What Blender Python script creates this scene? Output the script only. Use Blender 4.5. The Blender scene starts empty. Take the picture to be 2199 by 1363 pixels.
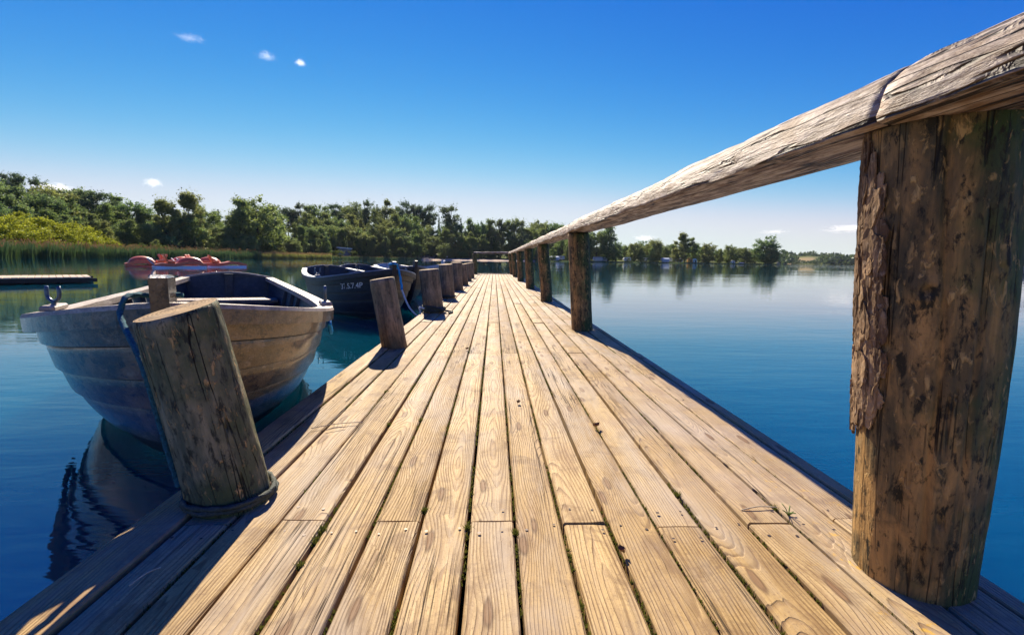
import bpy, math, random
import numpy as np
from math import sin, cos, tan, pi, sqrt, exp, radians, atan2, floor
from mathutils import Vector, Matrix, noise as mn
random.seed(7); RNG = np.random.default_rng(11)
SC = bpy.context.scene; COL = SC.collection
HAZE = .00004
WZ = -0.15
BZ = -0.185                                    # water level; the deck top is z = 0
# ------------------------------------------------------------------ camera
FPX, W, H = 1000.0, 2199.0, 1363.0
YAW, PITCH, ROLL, EYE = radians(2.25), radians(7.09), radians(0.81), 0.70
cf = Vector((sin(YAW)*cos(PITCH), cos(YAW)*cos(PITCH), -sin(PITCH)))
_r0 = Vector((cos(YAW), -sin(YAW), 0)); _u0 = _r0.cross(cf)
cr = _r0*cos(ROLL) + _u0*sin(ROLL); cu = _u0*cos(ROLL) - _r0*sin(ROLL)
cam = bpy.data.objects.new('camera', bpy.data.cameras.new('camera')); COL.objects.link(cam)
cam.matrix_world = Matrix(((cr.x, cu.x, -cf.x, 0), (cr.y, cu.y, -cf.y, 0), (cr.z, cu.z, -cf.z, EYE), (0, 0, 0, 1)))
cam.data.sensor_width = 36; cam.data.lens = 36*FPX/W; cam.data.clip_start = 0.02; cam.data.clip_end = 30000
SC.camera = cam
def ray(px, py): return cf + cr*((px-W/2)/FPX) - cu*((py-H/2)/FPX)
def hz(px): return 556.5 + 0.0142*(px-1060)
def at_dist(px, R):                            # ground position R metres away under picture column px
    d = ray(px, hz(px)); l = math.hypot(d.x, d.y); return d.x/l*R, d.y/l*R
def z_at(px, py, R):                           # height seen at picture row py, R metres away
    d = ray(px, py); return EYE + d.z/math.hypot(d.x, d.y)*R
def px_of(x, y):
    d = Vector((x, y, 0)); return W/2 + FPX*d.dot(cr)/max(1e-6, d.dot(cf))
# ------------------------------------------------------------------ helpers
def tag(o, label=None, cat=None, group=None, kind=None):
    if label: o['label'] = label
    if cat: o['category'] = cat
    if group: o['group'] = group
    if kind: o['kind'] = kind
    return o
def empty(name, loc=(0, 0, 0), rz=0.0):
    o = bpy.data.objects.new(name, None); COL.objects.link(o); o.location = loc; o.rotation_euler = (0, 0, rz); o.empty_display_size = .2
    return o
def mesh_data(name, V, Fs, mats, mi=None, smooth=True):
    me = bpy.data.meshes.new(name); me.from_pydata([tuple(v) for v in V], [], [tuple(f) for f in Fs])
    for m in (mats if isinstance(mats, (list, tuple)) else [mats]): me.materials.append(m)
    if mi is not None: me.polygons.foreach_set('material_index', np.asarray(mi, dtype=np.int32))
    if smooth is True: me.polygons.foreach_set('use_smooth', np.ones(len(me.polygons), dtype=bool))
    elif smooth is not False: me.polygons.foreach_set('use_smooth', np.asarray(smooth, dtype=bool))
    me.update(); return me
def link(name, me, parent=None, loc=None, rot=None):
    o = bpy.data.objects.new(name, me); COL.objects.link(o)
    if parent is not None: o.parent = parent
    if loc is not None: o.location = loc
    if rot is not None: o.rotation_euler = rot
    return o
class MB:                                      # collects faces for ONE mesh
    def __init__(s): s.V = []; s.F = []; s.mi = []; s.sm = []
    def add(s, V, Fs, mi=0, sm=True):
        b = len(s.V); s.V += [tuple(v) for v in V]
        for f in Fs: s.F.append(tuple(i+b for i in f)); s.mi.append(mi); s.sm.append(sm)
    def box(s, c, d, mi=0, M=None, bev=0.0):
        hx, hy, hz_ = d[0]/2, d[1]/2, d[2]/2
        if bev <= 0:
            V = [Vector((x, y, z)) for x in (-hx, hx) for y in (-hy, hy) for z in (-hz_, hz_)]
            Fs = [(0, 1, 3, 2), (4, 6, 7, 5), (0, 4, 5, 1), (2, 3, 7, 6), (0, 2, 6, 4), (1, 5, 7, 3)]
        else:                                  # box with the long edges of its top and bottom rounded off
            V = []; b = min(bev, hx*.9, hy*.9, hz_*.9)
            for z, k in ((-hz_, b), (-hz_+b, 0), (hz_-b, 0), (hz_, b)):
                V += [Vector(p) for p in ((-hx+k, -hy+k, z), (hx-k, -hy+k, z), (hx-k, hy-k, z), (-hx+k, hy-k, z))]
            Fs = [(3, 2, 1, 0), (12, 13, 14, 15)]
            for r in range(3):
                for k in range(4): Fs.append((r*4+k, r*4+(k+1) % 4, r*4+4+(k+1) % 4, r*4+4+k))
        if M is not None: V = [M @ v for v in V]
        s.add([v+Vector(c) for v in V], Fs, mi, False)
    def tube(s, P, rad, n=8, mi=0, cap=True, twist=0.0, lobes=0, amp=.2):
        P = [Vector(p) for p in P]; m = len(P); V = []; Fs = []; L = 0.0; up = None
        for i, p in enumerate(P):
            t = (P[min(i+1, m-1)] - P[max(i-1, 0)])
            t = t.normalized() if t.length > 1e-9 else Vector((0, 0, 1))
            if up is None: up = Vector((0, 0, 1)) if abs(t.z) < .9 else Vector((1, 0, 0))
            a = t.cross(up); a = a.normalized() if a.length > 1e-6 else Vector((1, 0, 0)); b = a.cross(t); up = b
            if i: L += (p-P[i-1]).length
            r = rad[i] if isinstance(rad, (list, tuple)) else rad
            for k in range(n):
                th = 2*pi*k/n; rr = r*(1+amp*cos(lobes*th+twist*L)) if lobes else r
                V.append(p + a*(rr*cos(th)) + b*(rr*sin(th)))
        for i in range(m-1):
            for k in range(n): Fs.append((i*n+k, i*n+(k+1) % n, i*n+n+(k+1) % n, i*n+n+k))
        if cap: Fs.append(tuple(range(n-1, -1, -1))); Fs.append(tuple((m-1)*n+k for k in range(n)))
        s.add(V, Fs, mi, True)
    def data(s, name, mats): return mesh_data(name, s.V, s.F, mats, s.mi, s.sm)
    def obj(s, name, mats, parent=None, loc=None, rot=None): return link(name, s.data(name, mats), parent, loc, rot)
def spline(P, n=8):
    P = [Vector(p) for p in P]; out = []
    for i in range(len(P)-1):
        a, b, c, d = P[max(i-1, 0)], P[i], P[i+1], P[min(i+2, len(P)-1)]
        for k in range(n):
            t = k/n; out.append(.5*((2*b)+(c-a)*t+(2*a-5*b+4*c-d)*t*t+(3*b-a-3*c+d)*t**3))
    out.append(P[-1]); return out
def nz(x, y=0., z=0.): return mn.noise(Vector((x, y, z)))
def smst(a, b, x):
    t = min(1, max(0, (x-a)/(b-a))); return t*t*(3-2*t)
# ------------------------------------------------------------------ node helpers
class T:
    def __init__(s, name):
        s.m = bpy.data.materials.new(name); s.m.use_nodes = True; s.t = s.m.node_tree; s.t.nodes.clear()
        s.out = s.t.nodes.new('ShaderNodeOutputMaterial')
    def put(s, sock, v):
        if isinstance(v, bpy.types.NodeSocket): s.t.links.new(v, sock)
        elif isinstance(v, bpy.types.Node): s.t.links.new(v.outputs[0], sock)
        else:
            if isinstance(v, (tuple, list)) and len(v) == 3 and sock.type == 'RGBA': v = (*v, 1)
            sock.default_value = v
    def n(s, ty, ins=None, **pr):
        nd = s.t.nodes.new('ShaderNode'+ty)
        for k, v in pr.items(): setattr(nd, k, v)
        for k, v in (ins or {}).items(): s.put(nd.inputs[k], v)
        return nd
    def ma(s, op, a, b=None, c=None, clamp=False):
        nd = s.n('Math', operation=op, use_clamp=clamp); s.put(nd.inputs[0], a)
        if b is not None: s.put(nd.inputs[1], b)
        if c is not None: s.put(nd.inputs[2], c)
        return nd.outputs[0]
    def mix(s, f, a, b, blend='MIX'):
        nd = s.n('Mix', data_type='RGBA', blend_type=blend); s.put(nd.inputs[0], f); s.put(nd.inputs[6], a); s.put(nd.inputs[7], b); return nd.outputs[2]
    def ramp(s, f, pts):
        nd = s.n('ValToRGB'); s.put(nd.inputs[0], f); e = nd.color_ramp.elements
        while len(e) < len(pts): e.new(.5)
        for q, (p, c) in zip(e, pts):
            q.position = p; q.color = (*c, 1) if isinstance(c, (tuple, list)) else (c, c, c, 1)
        return nd.outputs[0]
    def mr(s, v, a, b, c=0., d=1., smooth=False):
        nd = s.n('MapRange', {0: v, 1: a, 2: b, 3: c, 4: d}); nd.clamp = True
        if smooth: nd.interpolation_type = 'SMOOTHSTEP'
        return nd.outputs[0]
    def scale(s, v, sc):
        return s.n('Mapping', {'Vector': v, 'Scale': sc}).outputs[0]
    def noise(s, v, sc=5., det=4., rough=.55, dist=0.):
        return s.n('TexNoise', {'Vector': v, 'Scale': sc, 'Detail': det, 'Roughness': rough, 'Distortion': dist}).outputs[0]
    def bump(s, h, st=.3, d=.01, nrm=None):
        nd = s.n('Bump', {'Strength': st, 'Distance': d, 'Height': h})
        if nrm is not None: s.put(nd.inputs['Normal'], nrm)
        return nd.outputs[0]
    def pbr(s, col, rough=.6, nrm=None, spec=.5, **kw):
        b = s.n('BsdfPrincipled', {'Base Color': col, 'Roughness': rough, 'Specular IOR Level': spec})
        if nrm is not None: s.put(b.inputs['Normal'], nrm)
        for k, v in kw.items(): s.put(b.inputs[k.replace('_', ' ')], v)
        s.t.links.new(b.outputs[0], s.out.inputs[0]); return s.m
    def obj(s): return s.n('TexCoord').outputs['Object']
def flat(name, col, rough=.6, spec=.4, bump=0., sc=30., var=.25, metal=0.):
    t = T(name); o = t.obj(); nzv = t.noise(o, sc, 5, .6)
    c = t.mix(t.mr(nzv, .3, .7), tuple(x*(1-var) for x in col), tuple(min(1, x*(1+var)) for x in col))
    return t.pbr(c, rough, t.bump(nzv, bump, .01) if bump else None, spec, Metallic=metal)
# ---- deck planks: growth rings, knots, splits, stains
def mat_deck():
    t = T('weathered_deck_wood')
    at = t.n('Attribute', attribute_name='plank'); sep = t.n('SeparateXYZ', {0: at.outputs['Vector']})
    u, v, pid = sep.outputs[0], sep.outputs[1], sep.outputs[2]
    pid = t.ma('MULTIPLY', pid, 1.0)
    def P(su, sv, off=0.):                     # plank coordinates shifted by the plank's own number
        return t.n('CombineXYZ', {0: t.ma('MULTIPLY', u, su), 1: t.ma('MULTIPLY_ADD', v, sv, t.ma('MULTIPLY', pid, 31.7)), 2: t.ma('MULTIPLY_ADD', pid, 17.3, off)}).outputs[0]
    w1 = t.noise(P(9, 1.6), 1, 3, .5); w2 = t.noise(P(45, 5, 3.), 1, 3, .6)
    vo = t.n('TexVoronoi', {'Vector': P(8.5, 2.3, 9.), 'Scale': 1.0, 'Randomness': 1.0}, voronoi_dimensions='2D', feature='F1')
    pick = t.ma('GREATER_THAN', t.n('SeparateColor', {0: vo.outputs['Color']}).outputs[0], .50)
    kd = t.ma('ADD', vo.outputs['Distance'], t.ma('MULTIPLY', t.ma('SUBTRACT', w2, .5), .16))
    K = t.ma('MULTIPLY', t.ma('POWER', 2.718, t.ma('MULTIPLY', t.ma('POWER', t.ma('MULTIPLY', kd, 3.0), 2.), -1.)), pick)
    u0 = t.ma('MULTIPLY', t.ma('SUBTRACT', t.ma('FRACT', t.ma('MULTIPLY', pid, 7.13)), .5), .15)
    du = t.ma('SUBTRACT', u, u0)
    dep = t.ma('MULTIPLY_ADD', t.noise(P(0.0, .75, 21.), 1, 2, .5), .16, -.045)
    r = t.ma('SQRT', t.ma('ADD', t.ma('MULTIPLY', du, du), t.ma('MULTIPLY', dep, dep)))
    ph = t.ma('ADD', t.ma('MULTIPLY', r, 138.), t.ma('ADD', t.ma('MULTIPLY', w1, 2.6), t.ma('ADD', t.ma('MULTIPLY', K, 3.2), t.ma('MULTIPLY', w2, .8))))
    fr = t.ma('FRACT', ph)
    line = t.ramp(fr, [(0, .05), (.55, .25), (.86, 1.), (.93, .9), (1., .05)])
    fib = t.noise(P(260, 7, 40.), 1, 3, .6); fib2 = t.noise(P(60, 1.2, 52.), 1, 4, .6)
    geo = t.n('NewGeometry').outputs['Position']
    big = t.noise(geo, 1.7, 5, .6); big2 = t.noise(t.scale(geo, (5.5, 1.4, 1)), 1.6, 6, .65)
    tone = t.ma('FRACT', t.ma('MULTIPLY', pid, 3.77))
    early = t.mix(tone, (.56, .385, .150), (.66, .490, .230))
    late = t.mix(tone, (.135, .066, .022), (.22, .115, .045))
    c = t.mix(t.ma('MULTIPLY', line, t.mr(w2, .34, .66, .28, .95)), early, late)
    c = t.mix(t.mr(fib, .40, .70, 0., .55), c, (.25, .14, .05))
    c = t.mix(t.mr(fib2, .56, .80, 0., .34), c, (.66, .50, .31))
    c = t.mix(t.mr(big2, .50, .70, 0., .62), c, (.21, .125, .055))
    c = t.mix(1., c, t.mix(t.ma('FRACT', t.ma('MULTIPLY', pid, 11.9)), (.84, .81, .78), (1.06, 1.05, 1.02)), 'MULTIPLY')
    blot = t.noise(geo, 7.5, 6, .68, .6)
    c = t.mix(t.mr(blot, .51, .63, 0., .68), c, (.21, .125, .055))
    c = t.mix(t.mr(t.noise(P(14, 2.2, 61.), 1, 5, .65), .56, .72, 0., .6), c, (.25, .135, .05))
    c = t.mix(t.mr(t.noise(geo, 150, 3, .75), .53, .66, 0., .55), c, (.22, .13, .06))
    grey = t.noise(t.scale(geo, (3.2, .9, 1)), 1.3, 6, .66, .4); c = t.mix(t.mr(grey, .47, .64, 0., .72), c, t.mix(fib, (.30, .235, .16), (.50, .41, .29)))
    xr = t.n('SeparateXYZ', {0: geo}).outputs[0]
    wear = t.ma('MULTIPLY', t.mr(xr, .25, .85, .25, 1.), t.mr(big, .42, .66, 0., .55))
    c = t.mix(wear, c, (.50, .40, .31))
    c = t.mix(t.ma('MULTIPLY', t.mr(kd, .115, .075), t.ma('MULTIPLY', pick, .8)), c, t.mix(t.mr(kd, .05, .09), (.20, .105, .045), (.085, .042, .018)))
    split = t.noise(P(70, .55, 70.), 1, 2, .45); spl = t.ma('MULTIPLY', t.mr(t.ma('ABSOLUTE', t.ma('SUBTRACT', split, .5)), .012, .0), t.mr(t.noise(P(2, .7, 77.), 1, 1), .50, .58))
    c = t.mix(t.ma('MULTIPLY', spl, .8), c, (.05, .03, .015))
    moss = t.ma('MULTIPLY', t.mr(t.noise(geo, 5, 6, .7), .60, .74), t.mr(t.ma('ABSOLUTE', u), .045, .06))
    c = t.mix(t.ma('MULTIPLY', moss, .6), c, (.09, .095, .025))
    lich = t.ma('MULTIPLY', t.mr(t.noise(geo, 22, 5, .7), .60, .66), t.ma('MULTIPLY', t.mr(xr, .72, .85), t.mr(t.n('SeparateXYZ', {0: geo}).outputs[1], 2.2, .8)))
    c = t.mix(t.ma('MULTIPLY', lich, .8), c, (.62, .36, .03))
    h = t.ma('ADD', t.ma('MULTIPLY', line, -.55), t.ma('ADD', t.ma('MULTIPLY', fib, -.6), t.ma('ADD', t.ma('MULTIPLY', spl, -2.0), t.ma('MULTIPLY', t.mr(kd, .15, .05), t.ma('MULTIPLY', pick, .5)))))
    return t.pbr(c, t.mr(fib2, .3, .8, .58, .75), t.bump(h, .8, .004), .2)
# ---- round timber: vertical fibres, algae, flakes and checks, from object coordinates along an axis
def mat_log(name, base, dark, algae, alg_amt, fleck, axis='Z', low=None, orange=None, bump=.8, flk=.5, side=0.):
    t = T(name); o = t.obj(); s_, l_ = 1., .12
    st = t.scale(o, (s_, s_, l_) if axis == 'Z' else (s_, l_, s_))
    f1 = t.noise(st, 85, 5, .65); f2 = t.noise(st, 22, 5, .6, .4); f3 = t.noise(o, 17, 6, .66); f4 = t.noise(o, 5, 4, .6)
    c = t.mix(t.mr(f2, .38, .62), dark, base); c = t.mix(t.mr(f1, .56, .74, 0., .5), c, tuple(x*.35 for x in dark))
    if orange:
        zz = t.n('SeparateXYZ', {0: o}).outputs[2]
        c = t.mix(t.ma('MULTIPLY', t.mr(t.ma('ADD', zz, t.ma('MULTIPLY', f4, .5)), low+.30, low-.02), .85), c, t.mix(t.mr(f2, .3, .7), tuple(x*.45 for x in orange), orange))
    st3 = t.noise(t.scale(o, (1, 1, .45) if axis == 'Z' else (1, .45, 1)), 9., 5, .62, .5); c = t.mix(t.mr(st3, .50, .60, 0., .7*flk), c, tuple(x*.8 for x in dark)); c = t.mix(t.mr(st3, .42, .36, 0., .55*flk), c, tuple(min(.6, x*1.15) for x in base))
    xs = t.ma('MULTIPLY', t.n('SeparateXYZ', {0: o}).outputs[0], side)
    c = t.mix(t.mr(t.ma('ADD', f4, xs), .40, .60, 0., alg_amt), c, t.mix(f3, tuple(x*.5 for x in algae), algae))
    q_ = t.scale(o, (1, 1, .42) if axis == 'Z' else (1, .42, 1)); nf = t.noise(q_, 62, 4, .62, .5); nd = t.noise(t.scale(q_, (1.1, .9, 1)), 48, 6, .7, .3)
    c = t.mix(t.ma('MULTIPLY', t.mr(nd, .52, .62), flk), c, tuple(x*.30 for x in dark))
    fm = t.ma('MULTIPLY', t.mr(nf, .57, .66), t.mr(t.noise(o, 7, 3, .6), .36, .58)); c = t.mix(t.ma('MULTIPLY', fm, flk), c, fleck)
    ck = t.noise(t.scale(o, (1, 1, .035) if axis == 'Z' else (1, .035, 1)), 26, 2, .5); crk = t.ma('MULTIPLY', t.mr(t.ma('ABSOLUTE', t.ma('SUBTRACT', ck, .5)), .014, .002), t.mr(f4, .42, .55))
    c = t.mix(t.ma('MULTIPLY', crk, .85), c, (.012, .009, .006))
    c = t.mix(t.mr(f3, .58, .72, 0., .55), c, tuple(x*.4 for x in dark))
    h = t.ma('ADD', t.ma('MULTIPLY', f1, .5), t.ma('ADD', t.ma('MULTIPLY', f3, .7), t.ma('ADD', t.ma('MULTIPLY', fm, .35), t.ma('MULTIPLY', crk, -1.6))))
    return t.pbr(c, .72, t.bump(h, bump, .007), .3)
def mat_endgrain():
    t = T('sawn_end_grain'); o = t.obj(); sp = t.n('SeparateXYZ', {0: o})
    r = t.ma('SQRT', t.ma('ADD', t.ma('MULTIPLY', sp.outputs[0], sp.outputs[0]), t.ma('MULTIPLY', sp.outputs[1], sp.outputs[1])))
    g = t.noise(o, 30, 5, .65); ln = t.ma('FRACT', t.ma('MULTIPLY_ADD', r, 105., t.ma('MULTIPLY', g, 1.3)))
    c = t.mix(t.ma('MULTIPLY', t.mr(ln, .45, .9), .75), (.48, .32, .14), (.15, .085, .035))
    c = t.mix(t.mr(t.noise(o, 12, 4), .45, .7, 0., .7), c, (.20, .16, .11))
    return t.pbr(c, .8, t.bump(t.ma('ADD', g, t.ma('MULTIPLY', ln, .3)), .6, .005), .25)
def mat_bark():
    t = T('flaking_pine_bark'); o = t.obj(); q = t.scale(o, (1, 1, .26))
    n1 = t.noise(o, 55, 6, .72); n2 = t.noise(q, 26, 5, .65, .4); n3 = t.noise(t.scale(o, (1, 1, .12)), 110, 4, .7)
    c = t.mix(t.mr(n2, .40, .60), (.12, .072, .040), (.36, .235, .13)); c = t.mix(t.mr(n1, .54, .68, 0., .6), c, (.44, .34, .24))
    c = t.mix(t.mr(n3, .51, .62, 0., .8), c, (.05, .03, .016))
    return t.pbr(c, .9, t.bump(t.ma('ADD', n1, t.ma('MULTIPLY', n3, -.8)), .7, .004), .12)
def mat_rail():
    t = T('silvered_handrail_wood'); o = t.obj(); st = t.scale(o, (1, .10, 1))
    f1 = t.noise(st, 75, 5, .7, .5); f2 = t.noise(t.scale(o, (1, .16, 1)), 26, 6, .68, .8); f3 = t.noise(o, 9, 5, .65); f4 = t.noise(t.scale(o, (1, .3, 1)), 50, 5, .7)
    c = t.mix(t.mr(f2, .42, .58), (.14, .080, .042), (.56, .45, .35))
    c = t.mix(t.mr(f1, .5, .72, 0., .75), c, (.60, .52, .44))
    c = t.mix(t.mr(f3, .50, .66, 0., .75), c, t.mix(f2, (.16, .085, .035), (.34, .205, .095)))
    c = t.mix(t.mr(f4, .60, .70, 0., .8), c, (.09, .055, .032))
    ck = t.noise(t.scale(o, (1, .05, 1)), 24, 2, .5); crk = t.ma('MULTIPLY', t.mr(t.ma('ABSOLUTE', t.ma('SUBTRACT', ck, .5)), .030, .006), t.mr(f3, .36, .50))
    c = t.mix(crk, c, (.03, .02, .012))
    h = t.ma('ADD', t.ma('MULTIPLY', f1, .7), t.ma('ADD', t.ma('MULTIPLY', f2, .8), t.ma('ADD', t.ma('MULTIPLY', f4, -.5), t.ma('MULTIPLY', crk, -1.5))))
    return t.pbr(c, .62, t.bump(h, 1., .011), .3)
def mat_hull(name, c1, c2, worn, wamt, rough=.38, coat=.0, pk=.5):
    t = T(name); o = t.obj(); q = t.scale(o, (1, .25, 1))
    n1 = t.noise(q, 9, 6, .65); n2 = t.noise(t.scale(o, (3, .5, 3)), 22, 6, .72, .5); n3 = t.noise(o, 60, 4, .7); n4 = t.noise(o, 3.2, 5, .6)
    c = t.mix(t.mr(n1, .35, .65), c1, c2)
    c = t.mix(t.mr(n2, .62-.1*wamt, .70-.08*wamt, 0., wamt), c, worn)
    c = t.mix(t.mr(n4, .48, .68, 0., .55), c, tuple(x*.45 for x in c1))
    pl_ = t.noise(t.scale(o, (1.6, .30, 1.6)), 16, 8, .74, .3)
    c = t.mix(t.mr(pl_, .53, .58, 0., .8*pk, ), c, tuple(x*.35 for x in c1)); c = t.mix(t.mr(pl_, .43, .36, 0., .6*pk), c, worn)
    cr_ = t.noise(t.scale(o, (6, .6, 6)), 12, 5, .6); ck = t.mr(t.ma('ABSOLUTE', t.ma('SUBTRACT', cr_, .5)), .014, .0)
    c = t.mix(t.ma('MULTIPLY', ck, .75), c, (.010, .008, .006))
    return t.pbr(c, t.ma('MULTIPLY_ADD', n2, .3, rough-.12), t.bump(t.ma('ADD', n2, t.ma('ADD', t.ma('MULTIPLY', n3, .4), t.ma('MULTIPLY', ck, -1.2))), .6, .007), .6, Coat_Weight=coat, Coat_Roughness=.14)
def mat_leaf(name, c1, c2, c3, tr=.5, ty=.4):
    t = T(name); at = t.n('Attribute', attribute_name='lv').outputs['Fac']; oi = t.n('ObjectInfo').outputs['Random']
    c = t.mix(at, c1, c2); c = t.mix(t.ma('MULTIPLY', t.mr(oi, .3, 1.), .55), c, c3)
    d = t.n('BsdfDiffuse', {'Color': c}); tl = t.n('BsdfTranslucent', {'Color': t.mix(ty, c, (.15, .19, .03))})
    g = t.n('BsdfGlossy', {'Color': (.5, .55, .5, 1), 'Roughness': .45})
    m1 = t.n('MixShader', {0: tr, 1: d.outputs[0], 2: tl.outputs[0]}); m2 = t.n('MixShader', {0: .05, 1: m1.outputs[0], 2: g.outputs[0]})
    t.t.links.new(m2.outputs[0], t.out.inputs[0]); return t.m
def mat_water():
    t = T('lake_water'); geo = t.n('NewGeometry').outputs['Position']; sp = t.n('SeparateXYZ', {0: geo}); x, y = sp.outputs[0], sp.outputs[1]
    a = t.noise(t.scale(geo, (.55, 1.7, 1)), 1.0, 3, .5, .2)              # slow swell of about a metre
    b = t.noise(t.scale(geo, (1.6, 5.5, 1)), 1.6, 3, .55, .3)            # ripples
    c_ = t.noise(t.scale(geo, (.22, .7, 1)), .8, 2, .5)
    wind = t.noise(t.scale(geo, (.012, .05, 1)), 1.0, 4, .55)
    far = t.mr(y, 20, 110, 0., 1.); right = t.mr(x, -20., 40.)
    d_ = t.noise(t.scale(geo, (.16, .075, 1)), 1.0, 4, .55, .3)
    band = t.ma('MULTIPLY', t.mr(y, 95, 140, 0., 1.), right)
    amp = t.ma('MULTIPLY_ADD', t.mr(wind, .42, .62), .6, .4)
    h = t.ma('ADD', t.ma('MULTIPLY', a, t.mr(y, 6, 40, .0072, .0036)), t.ma('ADD', t.ma('MULTIPLY', b, t.ma('MULTIPLY_ADD', band, .006, t.mr(y, 5, 35, .0034, .0009))), t.ma('ADD', t.ma('MULTIPLY', c_, .010), t.ma('MULTIPLY', d_, t.ma('MULTIPLY_ADD', far, .034, .016)))))
    nrm = t.bump(t.ma('MULTIPLY', h, amp), 1.0, 1.0)
    m = t.pbr((.0003, .048, .080), .02, nrm, .5, IOR=2.5, Subsurface_Weight=1., Subsurface_Radius=(1., 1., 1.), Subsurface_Scale=1.0)
    [n_ for n_ in t.t.nodes if n_.type == 'BSDF_PRINCIPLED'][0].subsurface_method = 'BURLEY'; return m
# ------------------------------------------------------------------ light
SUN_AZ, SUN_EL = radians(-12.8), radians(37.0)
w = bpy.data.worlds.new('World'); SC.world = w; w.use_nodes = True; wt = w.node_tree; wt.nodes.clear()
sky = wt.nodes.new('ShaderNodeTexSky'); sky.sky_type = 'NISHITA'; sky.sun_disc = False; sky.sun_elevation = SUN_EL; sky.sun_rotation = SUN_AZ
sky.air_density = 1.0; sky.dust_density = 0.0; sky.ozone_density = 3.0; sky.altitude = 30
bg = wt.nodes.new('ShaderNodeBackground'); bg.inputs['Strength'].default_value = 0.10; wo = wt.nodes.new('ShaderNodeOutputWorld')
sp_ = wt.nodes.new('ShaderNodeSeparateColor'); cb_ = wt.nodes.new('ShaderNodeCombineColor'); wt.links.new(sky.outputs[0], sp_.inputs[0])
for i_, (gain, power, top) in enumerate(((.0135, 3.5, 3.9), (.1330, 1.78, 4.7), (1.62, .54, 6.2))):   # colour grade of the whole sky, channel by channel
    p_ = wt.nodes.new('ShaderNodeMath'); p_.operation = 'POWER'; p_.inputs[1].default_value = power; wt.links.new(sp_.outputs[i_], p_.inputs[0])
    g_ = wt.nodes.new('ShaderNodeMath'); g_.operation = 'MULTIPLY'; g_.inputs[1].default_value = gain; wt.links.new(p_.outputs[0], g_.inputs[0])
    ch = g_.outputs[0]
    for op_, val_ in (('DIVIDE', top), ('POWER', 3.), ('ADD', 1.), ('POWER', 1/3)):
        c_ = wt.nodes.new('ShaderNodeMath'); c_.operation = op_; c_.inputs[1].default_value = val_; wt.links.new(ch, c_.inputs[0]); ch = c_.outputs[0]
    c_ = wt.nodes.new('ShaderNodeMath'); c_.operation = 'DIVIDE'; wt.links.new(g_.outputs[0], c_.inputs[0]); wt.links.new(ch, c_.inputs[1]); wt.links.new(c_.outputs[0], cb_.inputs[i_])
wt.links.new(cb_.outputs[0], bg.inputs[0]); wt.links.new(bg.outputs[0], wo.inputs[0])
sl = bpy.data.lights.new('sun', 'SUN'); sl.energy = 5.0; sl.angle = radians(.5); sl.color = (1, .88, .70)
so = bpy.data.objects.new('sun', sl); COL.objects.link(so)
SDIR = Vector((sin(SUN_AZ)*cos(SUN_EL), cos(SUN_AZ)*cos(SUN_EL), sin(SUN_EL)))
so.rotation_mode = 'QUATERNION'; so.rotation_quaternion = SDIR.to_track_quat('Z', 'Y')
SC.view_settings.view_transform = 'Standard'; SC.view_settings.look = 'None'; SC.view_settings.exposure = 0.95; SC.view_settings.gamma = 1.0
SC.cycles.max_bounces = 8; SC.cycles.transparent_max_bounces = 8; SC.cycles.volume_bounces = 6
# ------------------------------------------------------------------ materials
M_deck = mat_deck()
M_under = flat('wet_dark_timber', (.045, .034, .024), .7)
M_nail = flat('rusty_nail', (.07, .05, .04), .5, metal=.5)
M_post = mat_log('algae_stained_post', (.44, .250, .082), (.078, .066, .034), (.060, .105, .030), .92, (.50, .32, .12), flk=1., side=1.8)
M_boll = mat_log('peeling_mooring_post', (.36, .27, .165), (.105, .092, .066), (.085, .10, .05), .45, (.42, .28, .13), low=.16, orange=(.56, .28, .065), flk=.4)
M_boll1 = mat_log('bark_flecked_post', (.29, .245, .135), (.090, .098, .060), (.085, .110, .038), .85, (.58, .36, .14), bump=1.3, flk=.95)
M_end = mat_endgrain(); M_bark = mat_bark(); M_rail = mat_rail()
M_rope = flat('teal_rope', (.030, .115, .14), .85, .2, .6, 120, .5); M_blue = flat('bright_blue_rope', (.02, .30, .62), .7, .3, .5, 90, .4)
M_pale = flat('pale_rope', (.52, .60, .62), .8, .2, .5, 90, .25); M_dkrope = flat('wet_dark_rope', (.055, .065, .05), .75, .3, .5, 90, .4)
M_iron = flat('dark_galvanised_iron', (.10, .13, .16), .38, .5, .3, 60, .3, .7)
M_hull1 = mat_hull('worn_brown_hull_paint', (.055, .038, .022), (.260, .155, .060), (.34, .25, .16), .4, .32, .7, 1.2)
M_hullb = mat_hull('dark_bottom_paint', (.010, .014, .016), (.018, .022, .022), (.04, .05, .05), .2, .5)
M_in1 = mat_hull('slate_blue_interior_paint', (.034, .040, .046), (.058, .064, .070), (.13, .13, .13), .4, .45)
M_gun = mat_hull('worn_gunwale_wood', (.40, .30, .20), (.52, .42, .32), (.60, .52, .44), .6, .5)
M_thw = mat_hull('red_brown_bench_wood', (.22, .14, .10), (.30, .20, .15), (.40, .32, .28), .5, .42)
M_black = mat_hull('black_hull_paint', (.012, .013, .015), (.024, .026, .028), (.06, .062, .065), .35, .46)
M_blk_gun = mat_hull('grey_gunwale_paint', (.16, .17, .19), (.26, .27, .29), (.42, .40, .38), .5, .4)
M_pink = mat_hull('faded_pale_hull_paint', (.36, .25, .19), (.46, .33, .26), (.55, .46, .40), .5, .45)
M_bluehull = mat_hull('pale_blue_hull_paint', (.38, .50, .62), (.50, .60, .70), (.60, .62, .62), .4, .4)
M_white = flat('white_paint', (.78, .78, .76), .45, .5, 0, 20, .06)
M_orange = flat('orange_plastic', (.66, .15, .045), .35, .5, 0, 6, .18)
M_grey = flat('grey_plastic', (.33, .35, .37), .5, .5, 0, 6, .15)
M_glass = flat('dark_window_glass', (.02, .03, .04), .1, .6)
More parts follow.
